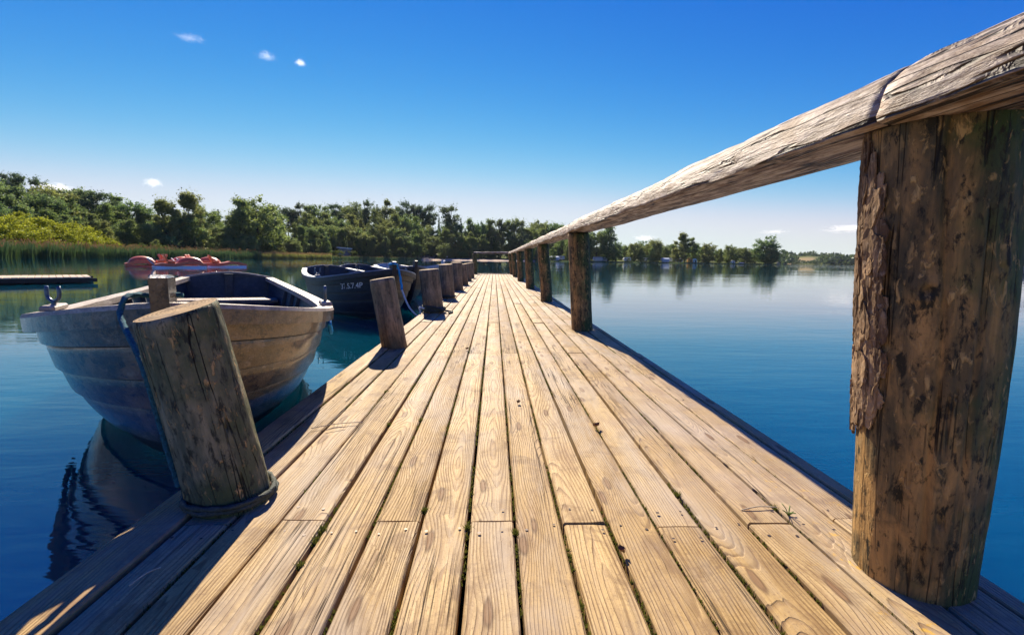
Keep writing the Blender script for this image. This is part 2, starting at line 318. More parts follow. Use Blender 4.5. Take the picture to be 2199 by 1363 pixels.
M_leafD = mat_leaf('dark_broadleaf', (.050, .165, .105), (.27, .39, .105), (.28, .25, .10), .6)
M_leafM = mat_leaf('mid_green_broadleaf', (.070, .180, .085), (.33, .41, .10), (.35, .30, .10), .6)
M_leafY = mat_leaf('yellow_green_willow', (.26, .31, .015), (.68, .66, .04), (.40, .42, .03), .5)
M_leafB = mat_leaf('birch_leaf', (.11, .18, .065), (.30, .33, .10), (.16, .13, .05), .5)
M_needle = mat_leaf('pine_needles', (.042, .120, .085), (.130, .190, .085), (.16, .15, .07), .45)
M_bushG = mat_leaf('lush_bush_leaf', (.05, .09, .015), (.17, .20, .03), (.12, .15, .03), .5)
M_trunk = flat('tree_bark', (.085, .065, .05), .9, .2, .6, 20, .4)
M_reed = mat_leaf('reed_blades', (.030, .090, .045), (.095, .155, .055), (.10, .14, .05), .3, .2)  # dark blade colour carries the shade over the left reed belt
M_reedL = mat_leaf('sun_toned_reed_blades', (.14, .16, .045), (.26, .24, .07), (.2, .2, .06), .5)  # paler reed copy, sunlight put into its blade colour
M_plume = mat_leaf('reed_plumes', (.15, .085, .04), (.27, .165, .08), (.3, .2, .1), .3, .0)
M_moss = mat_leaf('moss', (.07, .065, .014), (.17, .16, .025), (.1, .1, .02), .3)
# ------------------------------------------------------------------ water and land
R_ = 4500.
link('water', mesh_data('water', [(-R_, -R_, WZ), (R_, -R_, WZ), (R_, R_, WZ), (-R_, R_, WZ)], [(0, 1, 2, 3)], mat_water(), smooth=False))['kind'] = 'structure'
SHORE = [(-4000, 45), (-1500, 60), (-400, 80), (0, 97), (250, 118), (450, 145), (560, 165), (700, 200), (900, 228), (1050, 245), (1200, 268), (1300, 285), (1450, 305), (1600, 322), (1668, 330), (1690, 760), (1900, 830), (2200, 700), (2600, 520), (3400, 360), (6000, 240)]
HILL = [(-4000, 10), (-400, 16), (0, 13), (150, 11), (300, 6), (450, 3), (560, 6), (700, 13), (850, 13), (960, 8), (1050, 4), (1200, 2.5), (1400, 2), (1668, 1.0), (1690, 12), (1735, 15), (1780, 12), (1830, 8), (1900, 6), (2050, 9), (2200, 14), (6000, 20)]
def lerp(tab, x):
    if x <= tab[0][0]: return tab[0][1]
    for (a, p), (b, q) in zip(tab, tab[1:]):
        if x <= b: return p+(q-p)*(x-a)/(b-a)
    return tab[-1][1]
def shore_r(px): return lerp(SHORE, px) + 4*nz(px*.013, 3.3) + 1.5*nz(px*.05, 8.)
def ground(px, d):                            # height of the land d metres behind the shoreline
    far = px > 1680
    a = lerp(HILL, px); k = smst(8, 300 if far else 120, d)
    z = WZ + (-2.0 if d < -8 else d*.25 if d < 0 else (.9*(1-exp(-d/9))))
    return z + a*k*(1+.15*nz(d*.006, px*.004)) + .12*nz(d*.2, px*.1)*smst(0, 20, d)
def mat_land():
    t = T('shore_ground'); geo = t.n('NewGeometry').outputs['Position']; at = t.n('Attribute', attribute_name='land'); sp = t.n('SeparateXYZ', {0: at.outputs['Vector']})
    n1 = t.noise(geo, .35, 6, .65); n2 = t.noise(geo, 2.5, 4, .6)
    g = t.mix(t.mr(n1, .35, .65), (.055, .085, .018), (.135, .165, .030)); g = t.mix(t.mr(n2, .4, .7, 0., .5), g, (.17, .17, .05))
    f = t.mix(t.mr(n1, .35, .65), (.05, .055, .025), (.075, .065, .03))
    c = t.mix(sp.outputs[0], f, g)
    c = t.mix(sp.outputs[1], c, t.mix(n2, (.42, .31, .20), (.56, .44, .31)))
    c = t.mix(sp.outputs[2], c, t.mix(n1, (.25, .19, .085), (.33, .25, .12)))
    return t.pbr(c, .95, t.bump(n2, .5, .1), .1)
def build_land():
    pxs = list(np.unique(np.concatenate([np.linspace(-4000, -400, 40), np.linspace(-400, 1660, 260), np.linspace(1660, 1700, 24), np.linspace(1700, 2300, 70), np.linspace(2300, 6000, 40)])))
    ds = [-30, -10, -4, -1.5, -.4, .4, 1.5, 3, 5, 8, 12, 17, 23, 30, 40, 52, 66, 82, 100, 120, 145, 180, 230, 300, 400, 520, 700, 1000, 1600, 3000]
    V = []; A = []; Fs = []; n = len(ds)
    for px in pxs:
        sr = shore_r(px)
        for d in ds:
            x, y = at_dist(px, sr+d); V.append((x, y, ground(px, d)))
            beach = max(0, 1-abs(px-1010)/150)*(1 if d < 16 else 0) if px < 1150 else 0
            beach = max(beach, (1 if 905 < px < 935 and d < 40 else 0))
            grass = 1. if (940 < px < 1670 and 1 < d < 60) or (560 < px < 900 and d < 8) else (.75 if px > 1680 else 0.)
            field = 1. if (1712 < px < 1752 and 90 < d < 230) else (1. if 1668 < px < 1700 and d < 60 else 0.)
            A.append((grass, 1. if beach > .1 else 0., field))
    for i in range(len(pxs)-1):
        for j in range(n-1): a = i*n+j; Fs.append((a, a+n, a+n+1, a+1))
    me = mesh_data('ground', V, Fs, mat_land()); at = me.attributes.new('land', 'FLOAT_VECTOR', 'POINT'); at.data.foreach_set('vector', np.array(A, dtype=np.float32).ravel())
    link('ground', me)['kind'] = 'structure'
build_land()
# ------------------------------------------------------------------ jetty
jet = tag(empty('jetty'), 'long weathered plank jetty running out over the blue lake', 'jetty')
Y0, Y1, PW = -2.6, 22.2, .1255
XL = -.9425; NROW = 17; XR = 1.125
def build_deck():
    V = []; Fs = []; mi = []; A = []; mv = []; mf = []; nails = []; sm = []
    for k in range(NROW):
        xa = XL+PW*k; xb = min(xa+PW, XR)
        if xb-xa < .03: continue
        base = 1.17 if k % 2 else 3.45
        js = [Y0] + [base+3.98*i+random.uniform(-.02, .02) for i in range(-1, 7) if Y0+.3 < base+3.98*i < Y1-.3] + [Y1]
        for a, b in zip(js, js[1:]):
            pid = random.random(); ya, yb = a+.003, b-.003; ns = max(2, int((yb-ya)/.12)); sd = random.uniform(0, 90)
            gl = .0035+random.random()*.0035; gr = .0035+random.random()*.0035; dz = random.uniform(-.004, .003); cup = random.uniform(-.0012, .002); tw = random.uniform(-.0025, .0025)
            b0 = len(V); wdt = xb-xa
            for i in range(ns+1):
                y = ya+(yb-ya)*i/ns; e1 = .0016*nz(y*2.6, sd)+.001*nz(y*9, sd); e2 = .0016*nz(y*2.6, sd+20)+.001*nz(y*9, sd+20)
                x0 = xa+gl+e1; x1 = xb-gr+e2; z0 = dz+.0018*nz(y*.9, sd+5)
                endc = 0
                prof = [(x0, -.045), (x0, z0-.005), (x0+.0045, z0-.0008+cup-endc-tw*.5), ((x0+x1)/2-.02, z0-endc), ((x0+x1)/2+.02, z0-endc), (x1-.0045, z0-.0008+cup-endc+tw*.5), (x1, z0-.005), (x1, -.045)]
                for (x, z) in prof: V.append((x, y, z)); A.append((x-(xa+wdt/2), y, pid))
            for i in range(ns):
                for j in range(7): q = b0+i*8+j; Fs.append((q, q+1, q+9, q+8)); mi.append(0); sm.append(False)
            Fs.append(tuple(b0+j for j in range(7, -1, -1))); Fs.append(tuple(b0+ns*8+j for j in range(8))); mi += [0, 0]; sm += [False, False]
            yy = [ya+.05, yb-.05]; y = math.ceil((ya+.3)/1.14)*1.14
            while y < yb-.25: yy.append(y); y += 1.14
            for y in yy:
                if y < .5 or y > 9: continue
                for sx in (.028, wdt-.028):
                    if random.random() < .88: nails.append((xa+sx+random.uniform(-.008, .008), y+random.uniform(-.018, .018)))
    for (x, y) in nails:
        b0 = len(V); r = random.uniform(.0030, .0052)
        for q in range(8): V.append((x+r*cos(q*pi/4), y+r*sin(q*pi/4), .0022)); A.append((0, 0, 0))
        Fs.append(tuple(b0+q for q in range(8))); mi.append(1); sm.append(False)
    me = mesh_data('decking', V, Fs, [M_deck, M_nail], mi, sm)
    at = me.attributes.new('plank', 'FLOAT_VECTOR', 'POINT'); at.data.foreach_set('vector', np.array(A, dtype=np.float32).ravel())
    link('decking', me, jet)
build_deck()
for x in (-.82, -.3, .3, .98):
    m = MB(); m.box((x, (Y0+Y1)/2, -.085), (.09, Y1-Y0, .075)); m.obj('stringer', M_under, jet)
for i in range(0, 6):
    for x in (-.5, .62):
        m = MB(); m.tube([(x, .6+i*4.2, -2.2), (x, .6+i*4.2, -.05)], .09, 12); m.obj('pile', M_under, jet)
m = MB(); m.box((.09, Y1+.09, -.004), (2.2, .16, .06), bev=.006); m.obj('end_board', M_rail, jet)
# moss in the gaps, one soft mass
def build_moss():
    V = []; Fs = []; lv = []
    def tuft(x, y, r, hgt, n):
        for _ in range(n):
            a = random.random()*2*pi; q = r*sqrt(random.random()); px_, py_ = x+q*cos(a)*.45, y+q*sin(a)
            h = hgt*random.uniform(.4, 1); dx, dy = random.gauss(0, h*.45), random.gauss(0, h*.45); wv = .0012+.0016*random.random(); b = len(V)
            V.extend([(px_-wv, py_, -.012), (px_+wv, py_, -.012), (px_+dx, py_+dy, -.010+h)]); Fs.append((b, b+1, b+2)); lv.append(random.random())
    for k in range(1, NROW):
        x = XL+PW*k; y = .6
        while y < 8:
            ln = random.uniform(.04, .35); on = nz(k*3.3, y*.9) > -.15
            if on:
                n = int(ln*190/(1+y*.3))
                for _ in range(n):
                    tuft(x+random.gauss(0, .0018), y+random.random()*ln, .004, .010, 3)
            y += ln*random.uniform(.8, 2.)
    for (px, py, r) in ((690, 1135, .018), (684, 1158, .02), (832, 910, .016), (830, 840, .018), (906, 1093, .012), (1105, 1140, .012), (700, 1210, .012), (1000, 1130, .01), (930, 900, .014), (1650, 1090, .013), (1430, 1060, .01)):
        d = ray(px, py); tt = -EYE/d.z; x, y = d.x*tt, d.y*tt; x = XL+PW*round((x-XL)/PW)
        tuft(x, y, r*.75, .018, 90)
    me = mesh_data('moss', V, Fs, M_moss, smooth=False); at = me.attributes.new('lv', 'FLOAT', 'FACE'); at.data.foreach_set('value', np.array(lv, dtype=np.float32))
    tag(link('moss', me), 'green moss growing in the gaps between the jetty planks', 'moss', kind='stuff')
build_moss()
# ------------------------------------------------------------------ logs
def log_data(name, r0, r1, z0, z1, seed, mats, n=44, m=60, rough=.035, groove=None, knots=(), tilt=0.0, tilty=0.0):
    V = []; Fs = []; mi = []; sm = []
    for i in range(m+1):
        f = i/m; z = z0+(z1-z0)*f; r = r0+(r1-r0)*smst(0, 1, f)
        bx, by = .012*nz(z*1.3, seed), .012*nz(z*1.3, seed+40)
        for k in range(n):
            th = 2*pi*k/n; ct, st = cos(th), sin(th)
            q = 1+rough*nz(ct*1.2+seed, st*1.2, z*1.6)+rough*.7*nz(ct*4+seed, st*4, z*3.)+rough*.35*nz(ct*11+seed, st*11, z*14)
            rr = r*q
            if groove:
                for (ga, gw, gd, za, zb) in groove:
                    dth = (th-ga-.12*nz(z*3, seed+ga*9)+pi) % (2*pi)-pi
                    rr -= gd*exp(-(dth/gw)**2)*smst(za, za+.06, z)*(1-smst(zb-.06, zb, z))
            for (ka, kz, kr, kh) in knots:
                dth = ((th-ka+pi) % (2*pi)-pi)*r; d2 = (dth*dth+(z-kz)**2)/(kr*kr)
                rr += kh*(exp(-d2)-1.7*exp(-d2*5.5))
            if i == m: rr -= .004
            V.append((bx+rr*ct, by+rr*st, z+(tilt*rr*ct+tilty*rr*st)*smst(.80, 1., f)))
    for i in range(m):
        for k in range(n): Fs.append((i*n+k, i*n+(k+1) % n, i*n+n+(k+1) % n, i*n+n+k)); mi.append(0); sm.append(True)
    b = len(V); top = m*n
    for s_ in (.72, .36):
        for k in range(n):
            v = V[top+k]; V.append((v[0]*s_, v[1]*s_, z1+.003+.002*nz(v[0]*40, v[1]*40, s_)+tilt*v[0]*s_+tilty*v[1]*s_))
    V.append((0, 0, z1+.003)); c = len(V)-1
    rings = [[top+k for k in range(n)], [b+k for k in range(n)], [b+n+k for k in range(n)]]
    for a_, b_ in zip(rings, rings[1:]):
        for k in range(n): Fs.append((a_[k], a_[(k+1) % n], b_[(k+1) % n], b_[k])); mi.append(1); sm.append(False)
    for k in range(n): Fs.append((rings[2][k], rings[2][(k+1) % n], c)); mi.append(1); sm.append(False)
    return mesh_data(name, V, Fs, mats, mi, sm)
BOLL = [  # x, y at the deck, radius, height, lean to the left per metre
 (-.757, 1.307, .104, .562, .20), (-.792, 3.699, .100, .545, .158), (-.790, 6.116, .132, .56, .112), (-.818, 8.332, .125, .60, .067),
 (-.818, 10.479, .13, .62, .05), (-.800, 12.575, .11, .56, .05), (-.828, 15.014, .11, .56, .05), (-.835, 17.249, .11, .56, .05)]
BL = ['stout bark flecked mooring post beside the brown rowing boat, rope at its foot', 'leaning mooring post with orange brown foot in front of the black rowing boat', 'thick mooring post with a dark rope wound round its foot',
      'mooring post standing just beyond the rope wound post', 'fourth and broadest looking mooring post beyond the leaning one', 'slim mooring post between the broad one and the two last ones',
      'second last mooring post before the far end of the jetty', 'last and smallest mooring post near the far end of the jetty']
for i, (x, y, r, h, ln) in enumerate(BOLL):
    me = log_data('mooring_post', r*1.03, r*.97, -.9, h, 10+i*7, [M_boll1 if i == 0 else M_boll, M_end], n=64 if i == 0 else 40, m=110 if i == 0 else 50, rough=.045,
                  groove=[(4.0, .03, .006, .0, .45), (5.2, .025, .005, .2, h+.1)] if i < 3 else None, knots=[(4.4, .3, .02, .006), (5.0, .12, .016, .005)] if i == 0 else (), tilt=.02 if i == 0 else random.uniform(-.03, .03), tilty=.17 if i == 0 else random.uniform(.0, .07))
    o = link('mooring_post', me, None, (x, y, 0), (0, -math.atan(ln), random.uniform(0, .1)))
    tag(o, BL[i], 'mooring post', 'mooring posts along the left edge of the jetty')
# ------------------------------------------------------------------ handrail
hr = tag(empty('handrail', (.9, 0, 0)), 'rustic log handrail on round posts along the right side of the jetty', 'handrail')
RP = [(.962, .955, .108, .985), (.899, 4.66, .108, .97), (.898, 7.9, .10, .965), (.885, 11.35, .105, .965), (.87, 15.2, .105, .96), (.85, 18.8, .10, .96), (.84, 21.9, .10, .96)]
for i, (x, y, r, h) in enumerate(RP):
    big = i == 0
    me = log_data('post', r*(.93 if big else 1.02), r*(1.17 if big else .96), -1.0 if not big else -.6, h, 200+i*11, [M_post, M_end], n=190 if big else 44, m=240 if big else 70, rough=.03,
                  groove=[(4.04, .05, .010, .02, 1.2), (4.50, .04, .006, .25, .85), (3.70, .045, .006, .02, .30)] if big else [(4.2, .05, .008, -.1, 1.2), (4.9, .04, .005, .1, .8)],
                  knots=[(3.86, .655, .024, .010), (4.75, .70, .018, .005), (4.3, .45, .010, .003), (4.6, .22, .012, .003)] if big else ())
    lean = (.045, .07, .09, .07, .06, .10, .12)[i]
    po = link('post', me, hr, (x-.9, y, 0), (0, -math.atan(lean), 0))
    if big:                                    # strip of bark still clinging to the post
        def prad(z): return r*(.93+.24*smst(-.6, .985, z))
        def bwid(z): return (1.0+.16*nz(z*6, 3.)+.10*nz(z*19, 5.)+.06*nz(z*50, 8.)-.22*smst(.55, .95, z))*smst(.325, .40, z)
        V = []; Fs = []; nu, nv = 40, 220; za, zb = .33, .965
        for j in range(nv+1):                  # inner layer, close to the wood
            z = za+(zb-za)*j/nv; f = j/nv
            for k in range(nu+1):
                g = k/nu; th = 2.33+g*bwid(z); edge = min(1, 9*min(g, 1-g))*min(1, 20*min(f+.004, 1-f+.004)); rr = prad(z)-.003+edge*(.008+.004*nz(th*12, z*14, 3.)+.003*nz(th*40, z*30, 6.))
                V.append((rr*cos(th), rr*sin(th), z))
        for j in range(nv):
            for k in range(nu): q = j*(nu+1)+k; Fs.append((q, q+nu+1, q+nu+2, q+1))
        rb = random.Random(21)
        for _ in range(270):                   # thin overlapping scales, taller than wide, torn at the edges
            zc = rb.uniform(.34, .95); tc = 2.33+rb.uniform(.02, .98)*bwid(zc); hw = rb.uniform(.006, .015); hh = rb.uniform(.016, .045); off = rb.uniform(.005, .012); tiltq = rb.uniform(-.10, .12); curl = rb.uniform(.0, .35); sd = rb.uniform(0, 99); b0 = len(V); skew = rb.uniform(-.3, .3)
            for face in (0, 1):
                for j in range(8):
                    q = j/7*2-1
                    for k in range(5):
                        p = k/4*2-1; ww = hw*(1-.45*q*q)*(1+.45*nz(q*2.4, sd, p)); zz = zc+hh*q*(1+.25*nz(p*2.2, sd))+.003*nz(p*5, q*5, sd)
                        th = tc+(p*ww+skew*hh*q*.5)/r; rr = prad(zz)+off+tiltq*p*hw+curl*hw*p*p*.5+.0016*nz(p*3, q*4, sd)-(.0035 if face else 0)
                        V.append((rr*cos(th), rr*sin(th), zz))
            for j in range(7):
                for k in range(4): q = b0+j*5+k; Fs.append((q, q+5, q+6, q+1))
            rim = [b0+k for k in range(5)]+[b0+j*5+4 for j in range(1, 8)]+[b0+35+k for k in range(3, -1, -1)]+[b0+j*5 for j in range(6, 0, -1)]
            for u_, v_ in zip(rim, rim[1:]+rim[:1]): Fs.append((u_, v_, v_+40, u_+40))
        tag(link('bark_strip', mesh_data('bark_strip', V, Fs, M_bark, smooth=False), po), 'strip of rough brown bark still clinging to the post')
def rail_data(A, B, ra, rb, seed, flatz=-.02, n=48):
    A, B = Vector(A), Vector(B); L = (B-A).length; m = max(8, int(L/.03)); V = []; Fs = []; mi = []; sm = []
    for i in range(m+1):
        f = i/m; y = L*f; r = ra+(rb-ra)*f; ke = min(1, 6*f, 6*(1-f)); cx, cz = .016*ke*nz(y*.7, seed), .010*ke*nz(y*.9, seed+9)
        r *= 1+.05*nz(y*1.6, seed+3)
        if i in (0, m): r -= .003
        for k in range(n):
            th = 2*pi*k/n; c, s_ = cos(th), sin(th)
            q = r*(1+.05*nz(c*1.5, s_*1.5+seed, y*2.)+.05*nz(c*4, s_*4+seed, y*4)+.035*nz(c*9, s_*9+seed, y*8)+.02*nz(c*20, s_*20, y*14))
            z = q*s_; x = q*c
            if z < flatz: z = flatz+(z-flatz)*.05+.0015*nz(x*30, y*6); x *= 1.0
            V.append((x+cx, y, z+cz))
    for i in range(m):
        for k in range(n): Fs.append((i*n+(k+1) % n, i*n+k, i*n+n+k, i*n+n+(k+1) % n)); mi.append(0); sm.append(True)
    Fs.append(tuple(range(n))); Fs.append(tuple(m*n+k for k in range(n-1, -1, -1))); mi += [0, 0]; sm += [False, False]
    me = mesh_data('rail', V, Fs, M_rail, mi, sm); d = (B-A).normalized()
    yaw = atan2(-d.x, d.y); pit = math.asin(d.z); return me, (pit, 0, yaw)
SEG = [((.905, -1.6, 1.01), (.873, .938, .991), .122, .117), ((.873, .942, .991), (.838, 4.72, .990), .117, .112), ((.840, 4.73, .985), (.822, 8.05, .985), .105, .11),
       ((.815, 8.02, .99), (.81, 11.5, .985), .10, .10), ((.80, 11.45, .985), (.80, 15.3, .98), .095, .10), ((.79, 15.25, .98), (.76, 18.9, .975), .09, .09), ((.76, 18.85, .97), (.73, 22.0, .975), .09, .09), ((.78, 21.95, 1.0), (-.98, 22.0, .975), .055, .05)]
for i, (a, b, ra, rb) in enumerate(SEG):
    me, rot = rail_data(a, b, ra, rb, 60+i*13, flatz=-.012 if i < 7 else -.03)
    link('rail', me, hr, (a[0]-.9, a[1], a[2]), rot)
me = log_data('post', .11, .11, -1., .95, 431, [M_post, M_end]); link('post', me, hr, (-.90-.9, 22.0, 0), (0, -.03, 0))
# ------------------------------------------------------------------ rowing boats
BLN = 4.35
def hB(t):
    if t < .42: return .688*max(0, 1-(1-t/.42)**2.6)**.8
    return .688-.27*((t-.42)/.58)**1.8
def hG(t): return .575+.165*(max(0, 1-t/.42))**1.9+.075*max(0, (t-.5)/.5)**2
def hull_pt(t, v, side, off=0.):
    G = hG(t); K = -.13; z = K+(G-K)*v
    s0 = .60*(1-v)**1.8; s1 = .16*(1-v); s = s0+(BLN-s0-s1)*t
    full = (1-(1-v)**7)*(.74+.26*v); vee = v**.62*(.9+.1*v); k = exp(-t/.12); b = hB(t)*(full*(1-k)+vee*k)
    return Vector((side*(b+off), s, z))
def hull_t(s): return s/BLN
NT, NSTR = 48, 7
TS = [(i/NT)**1.35 for i in range(NT+1)]
VS = [0, .10, .22, .33, .55, .70, .85, 1.0]
def make_boat(label, loc, rz, mats, detail=True, heel=0.):
    hull_m, bot_m, in_m, gun_m, thw_m = mats; detail = bot_m is M_hullb
    root = empty('rowing_boat', loc, rz); root.rotation_euler = (0, heel, rz); tag(root, label, 'rowing boat', 'moored rowing boats')
    m = MB()
    for side in (-1, 1):
        for i in range(NSTR):
            va, vb = VS[i], VS[i+1]; rows = []; sub = 4
            for j in range(sub+1):
                g = (0, .33, .66, 1-.006/(vb-va), 1.)[j]; v = va+(vb-va)*g; rows.append([hull_pt(t, v, side, (.015*(1-g)*min(1, t*14+.15) if i > 0 else 0)-(.005 if j == sub and i < NSTR-1 else 0)) for t in TS])
            V = [p for r in rows for p in r]; n = NT+1; Fs = []; mi = 1 if i < (3 if detail else 2) else 0
            for j in range(sub):
                for k in range(NT):
                    q = (j*n+k, j*n+k+1, j*n+n+k+1, j*n+n+k); Fs.append(q if side > 0 else q[::-1])
            m.add(V, Fs, mi, True)
            for q_ in range(NT): m.mi[-1-q_] = 1
            if i > 0:
                lo = [hull_pt(t, va, side, 0) for t in TS]; V = lo+rows[0]; Fs = []
                for k in range(NT):
                    q = (k, k+1, n+k+1, n+k); Fs.append(q if side > 0 else q[::-1])
                m.add(V, Fs, 1, False)
    m.obj('hull', [hull_m, bot_m], root)
    m = MB(); nv = 10                          # inner skin
    for side in (-1, 1):
        rows = [[hull_pt(t, .04+.95*j/nv, side, -.022) for t in [max(.02, min(.985, x)) for x in TS]] for j in range(nv+1)]
        for r in rows:
            for p in r: p.x = max(0, p.x*side)*side
        n = NT+1; V = [p for r in rows for p in r]; Fs = []
        for j in range(nv):
            for k in range(NT):
                q = (j*n+k, j*n+n+k, j*n+n+k+1, j*n+k+1); Fs.append(q if side > 0 else q[::-1])
        m.add(V, Fs, 0, True)
    V = []; 
    fl = [t for t in TS if .08 < t < .97]      # floor boards
    for t in fl:
        a = hull_pt(t, .20, -1, -.03); b = hull_pt(t, .20, 1, -.03); V += [a, b]
    m.add(V, [(2*k, 2*k+1, 2*k+3, 2*k+2) for k in range(len(fl)-1)], 0, False)
    m.obj('lining', in_m, root)
    # transom with curved top
    m = MB(); prof = []
    for k in range(13): prof.append(hull_pt(1, k/12, -1))
    tw = hB(1); G = hG(1)
    top = [Vector((-tw+2*tw*k/10, BLN, G+.055*sin(pi*k/10))) for k in range(1, 10)]
    prof += top + [hull_pt(1, k/12, 1) for k in range(12, 0, -1)]
    nP = len(prof); V = prof+[p-Vector((0, .035, 0)) for p in prof]
    Fs = [tuple(range(nP)), tuple(range(2*nP-1, nP-1, -1))]+[(k, nP+k, nP+(k+1) % nP, (k+1) % nP) for k in range(nP)]
    m.add(V, Fs, 0, False); to = m.obj('transom', [in_m], root)
    m = MB(); m.box((0, BLN-.06, G-.16), (.075, .05, .40), bev=.006); m.box((0, BLN-.065, G+.045), (.085, .06, .012)); m.obj('transom_post', [in_m], to)
    m = MB(); tp = [Vector((-tw-.01, BLN-.02, G+.004))]+[Vector((p.x, BLN-.018, p.z+.006)) for p in top]+[Vector((tw+.01, BLN-.02, G+.004))]; m.tube(tp, .016, 6); m.obj('transom_cap', gun_m, to)
    # gunwales: outer rub rail plus flat capping board, one per side
    for side in (-1, 1):
        m = MB(); V = []; Fs = []; ts = [i/60 for i in range(61)]
        for t in ts:
            p = hull_pt(t, 1., side); tt = hull_pt(min(1, t+.004), 1., side)-hull_pt(max(0, t-.004), 1., side)
            nrm = Vector((tt.y, -tt.x, 0)); nrm = nrm.normalized() if nrm.length > 1e-6 else Vector((1, 0, 0))
            if nrm.x*side < 0 and abs(nrm.x) > .2: nrm = -nrm
            if side < 0 and nrm.y > .3 and abs(nrm.x) <= .2: nrm = -nrm
            if nrm.y > 0 and t < .2: nrm = -nrm
            inn = .060*min(1, .25+t*9)
            for (o_, z) in ((.030, -.060), (.034, -.004), (.028, .012), (-inn, .014), (-inn-.002, -.026), (-.004, -.060)): V.append(p+nrm*o_+Vector((0, 0, z)))
        for i in range(60):
            for k in range(6):
                q = (i*6+k, i*6+(k+1) % 6, i*6+6+(k+1) % 6, i*6+6+k); Fs.append(q if side < 0 else q[::-1])
        Fs.append(tuple(range(6))); Fs.append(tuple(360+k for k in range(6)))
        m.add(V, Fs, 0, False); m.mi = [1 if (q_ < 360 and q_ % 6 in (0, 5, 4)) else 0 for q_ in range(len(m.mi))]; m.obj('gunwale', [gun_m, hull_m], root)
    # stem post
    m = MB(); Gb = hG(0)
    pts = [(.02-.6*0, Gb+.135)]; V = []; Fs = []
    zs = [Gb+.100, Gb+.092, Gb+.07, Gb, Gb-.12, Gb*.6, .25, .1, -.05, -.13]
    for j, z in enumerate(zs):
        v = min(1, max(0, (z+.13)/(Gb+.13))); s = .60*(1-v)**1.8; wd = .026 if j < 1 else .031; f = .045 if j else .02; bk = .070 if j else .045
        if z > Gb: s = -.02*(z-Gb)/.15
        V += [(-wd*.8, s-f, z), (wd*.8, s-f, z), (wd, s+bk, z), (-wd, s+bk, z)]
    for j in range(len(zs)-1):
        for k in range(4): Fs.append((j*4+k, j*4+4+k, j*4+4+(k+1) % 4, j*4+(k+1) % 4))
    Fs.append((0, 1, 2, 3)); m.add(V, Fs, 0, False); m.obj('stem_post', [hull_m], root)
    # benches
    for (s, dz, wdt) in ((1.25, .20, .24), (2.35, .20, .24), (3.75, .17, .30)):
        t = hull_t(s); z = hG(t)-dz; v = (z+.13)/(hG(t)+.13); hb = hull_pt(t, v, 1, -.03).x
        m = MB(); m.box((0, s, z), (2*hb, wdt, .032), bev=.006); m.obj('bench', thw_m, root)
    # ribs
    for s in (.75, 1.05, 1.65, 1.95, 2.75, 3.05, 3.4):
        t = hull_t(s)
        for side in (-1, 1):
            V = []; Fs = []
            for j in range(9):
                v = .22+.74*j/8; a = hull_pt(t, v, side, -.022); b = hull_pt(t, v, side, -.050)
                for p in (a, b): V += [p+Vector((0, -.016, 0)), p+Vector((0, .016, 0))]
            for j in range(8):
                q = j*4
                for f in ((q, q+4, q+6, q+2), (q+1, q+3, q+7, q+5), (q+2, q+6, q+7, q+3)): Fs.append(f if side > 0 else f[::-1])
            m = MB(); m.add(V, Fs, 0, False); m.obj('rib', in_m, root)
    # oarlocks on blocks
    for side in (-1, 1):
        s = 1.42; t = hull_t(s); p = hull_pt(t, 1., side)+Vector((-side*.012, 0, .014))
        m = MB(); m.box(p+Vector((0, 0, .014)), (.062, .19, .030), bev=.008); bl = m.obj('oarlock_block', gun_m, root)
        m = MB(); ang = [radians(a) for a in range(-55, 236, 15)]; c = p+Vector((0, 0, .085))
        U = [Vector((0, .036*cos(a+pi), -.036*0)) for a in ang]
        arc = [c+Vector((0, .038, .040)), c+Vector((0, .040, .02))]+[c+Vector((0, .040*cos(a), .040*sin(a))) for a in [radians(-x) for x in range(0, 181, 15)]]+[c+Vector((0, -.040, .02)), c+Vector((0, -.038, .040))]
        Mr = Matrix.Rotation(-.5*side+.4, 3, 'Z'); arc = [c+Mr @ (q-c) for q in arc]
        m.tube(arc, [.0085]+[.0095]*(len(arc)-2)+[.0085], 10); m.tube([p+Vector((0, 0, .02)), c+Vector((0, 0, -.036))], .011, 10)
        m.obj('oarlock', M_iron, root)
    if detail is False: return root
    return root
ANG = radians(30); ANG1 = radians(26.5)
boat1 = make_boat('brown rowing boat beside the nearest mooring post, slate blue inside', (-1.085, 1.54, BZ-.02), ANG1, (M_hull1, M_hullb, M_in1, M_gun, M_thw), True, .016)
boat2 = make_boat('black rowing boat with white numbers on its bow, stem tied with blue rope', (-1.28, 6.0, BZ), ANG, (M_black, M_black, M_in1, M_blk_gun, M_thw))
boat3 = make_boat('dark rowing boat lying just behind the numbered black one', (-1.42, 8.5, BZ), ANG, (M_black, M_black, M_in1, M_blk_gun, M_thw))
boat4 = make_boat('pale blue rowing boat, furthest along the row of moored boats', (-1.22, 11.3, BZ), ANG, (M_bluehull, M_bluehull, M_bluehull, M_blk_gun, M_thw))
def text_mesh(s, size):
    cu_ = bpy.data.curves.new('txt', 'FONT'); cu_.body = s; cu_.size = size; o = bpy.data.objects.new('txt', cu_); COL.objects.link(o)
    dg = bpy.context.evaluated_depsgraph_get(); me = bpy.data.meshes.new_from_object(o.evaluated_get(dg)); bpy.data.objects.remove(o); return me
def hull_text(root, s, size, s_start, v0, side=-1):
    me = text_mesh(s, size); me.materials.clear(); me.materials.append(M_white)
    for vt in me.vertices:
        ss = s_start-vt.co.x; t = hull_t(ss); G = hG(t)+.13; v = v0+vt.co.y/G
        i = max(k for k in range(NSTR) if VS[k] <= v); g = (v-VS[i])/(VS[i+1]-VS[i])
        p = hull_pt(t, v, side, .013*(1-g)+.0045); vt.co = p
    link('hull_number', me, root)
hull_text(boat2, '37.S.7.4P', .105, .70, .76)
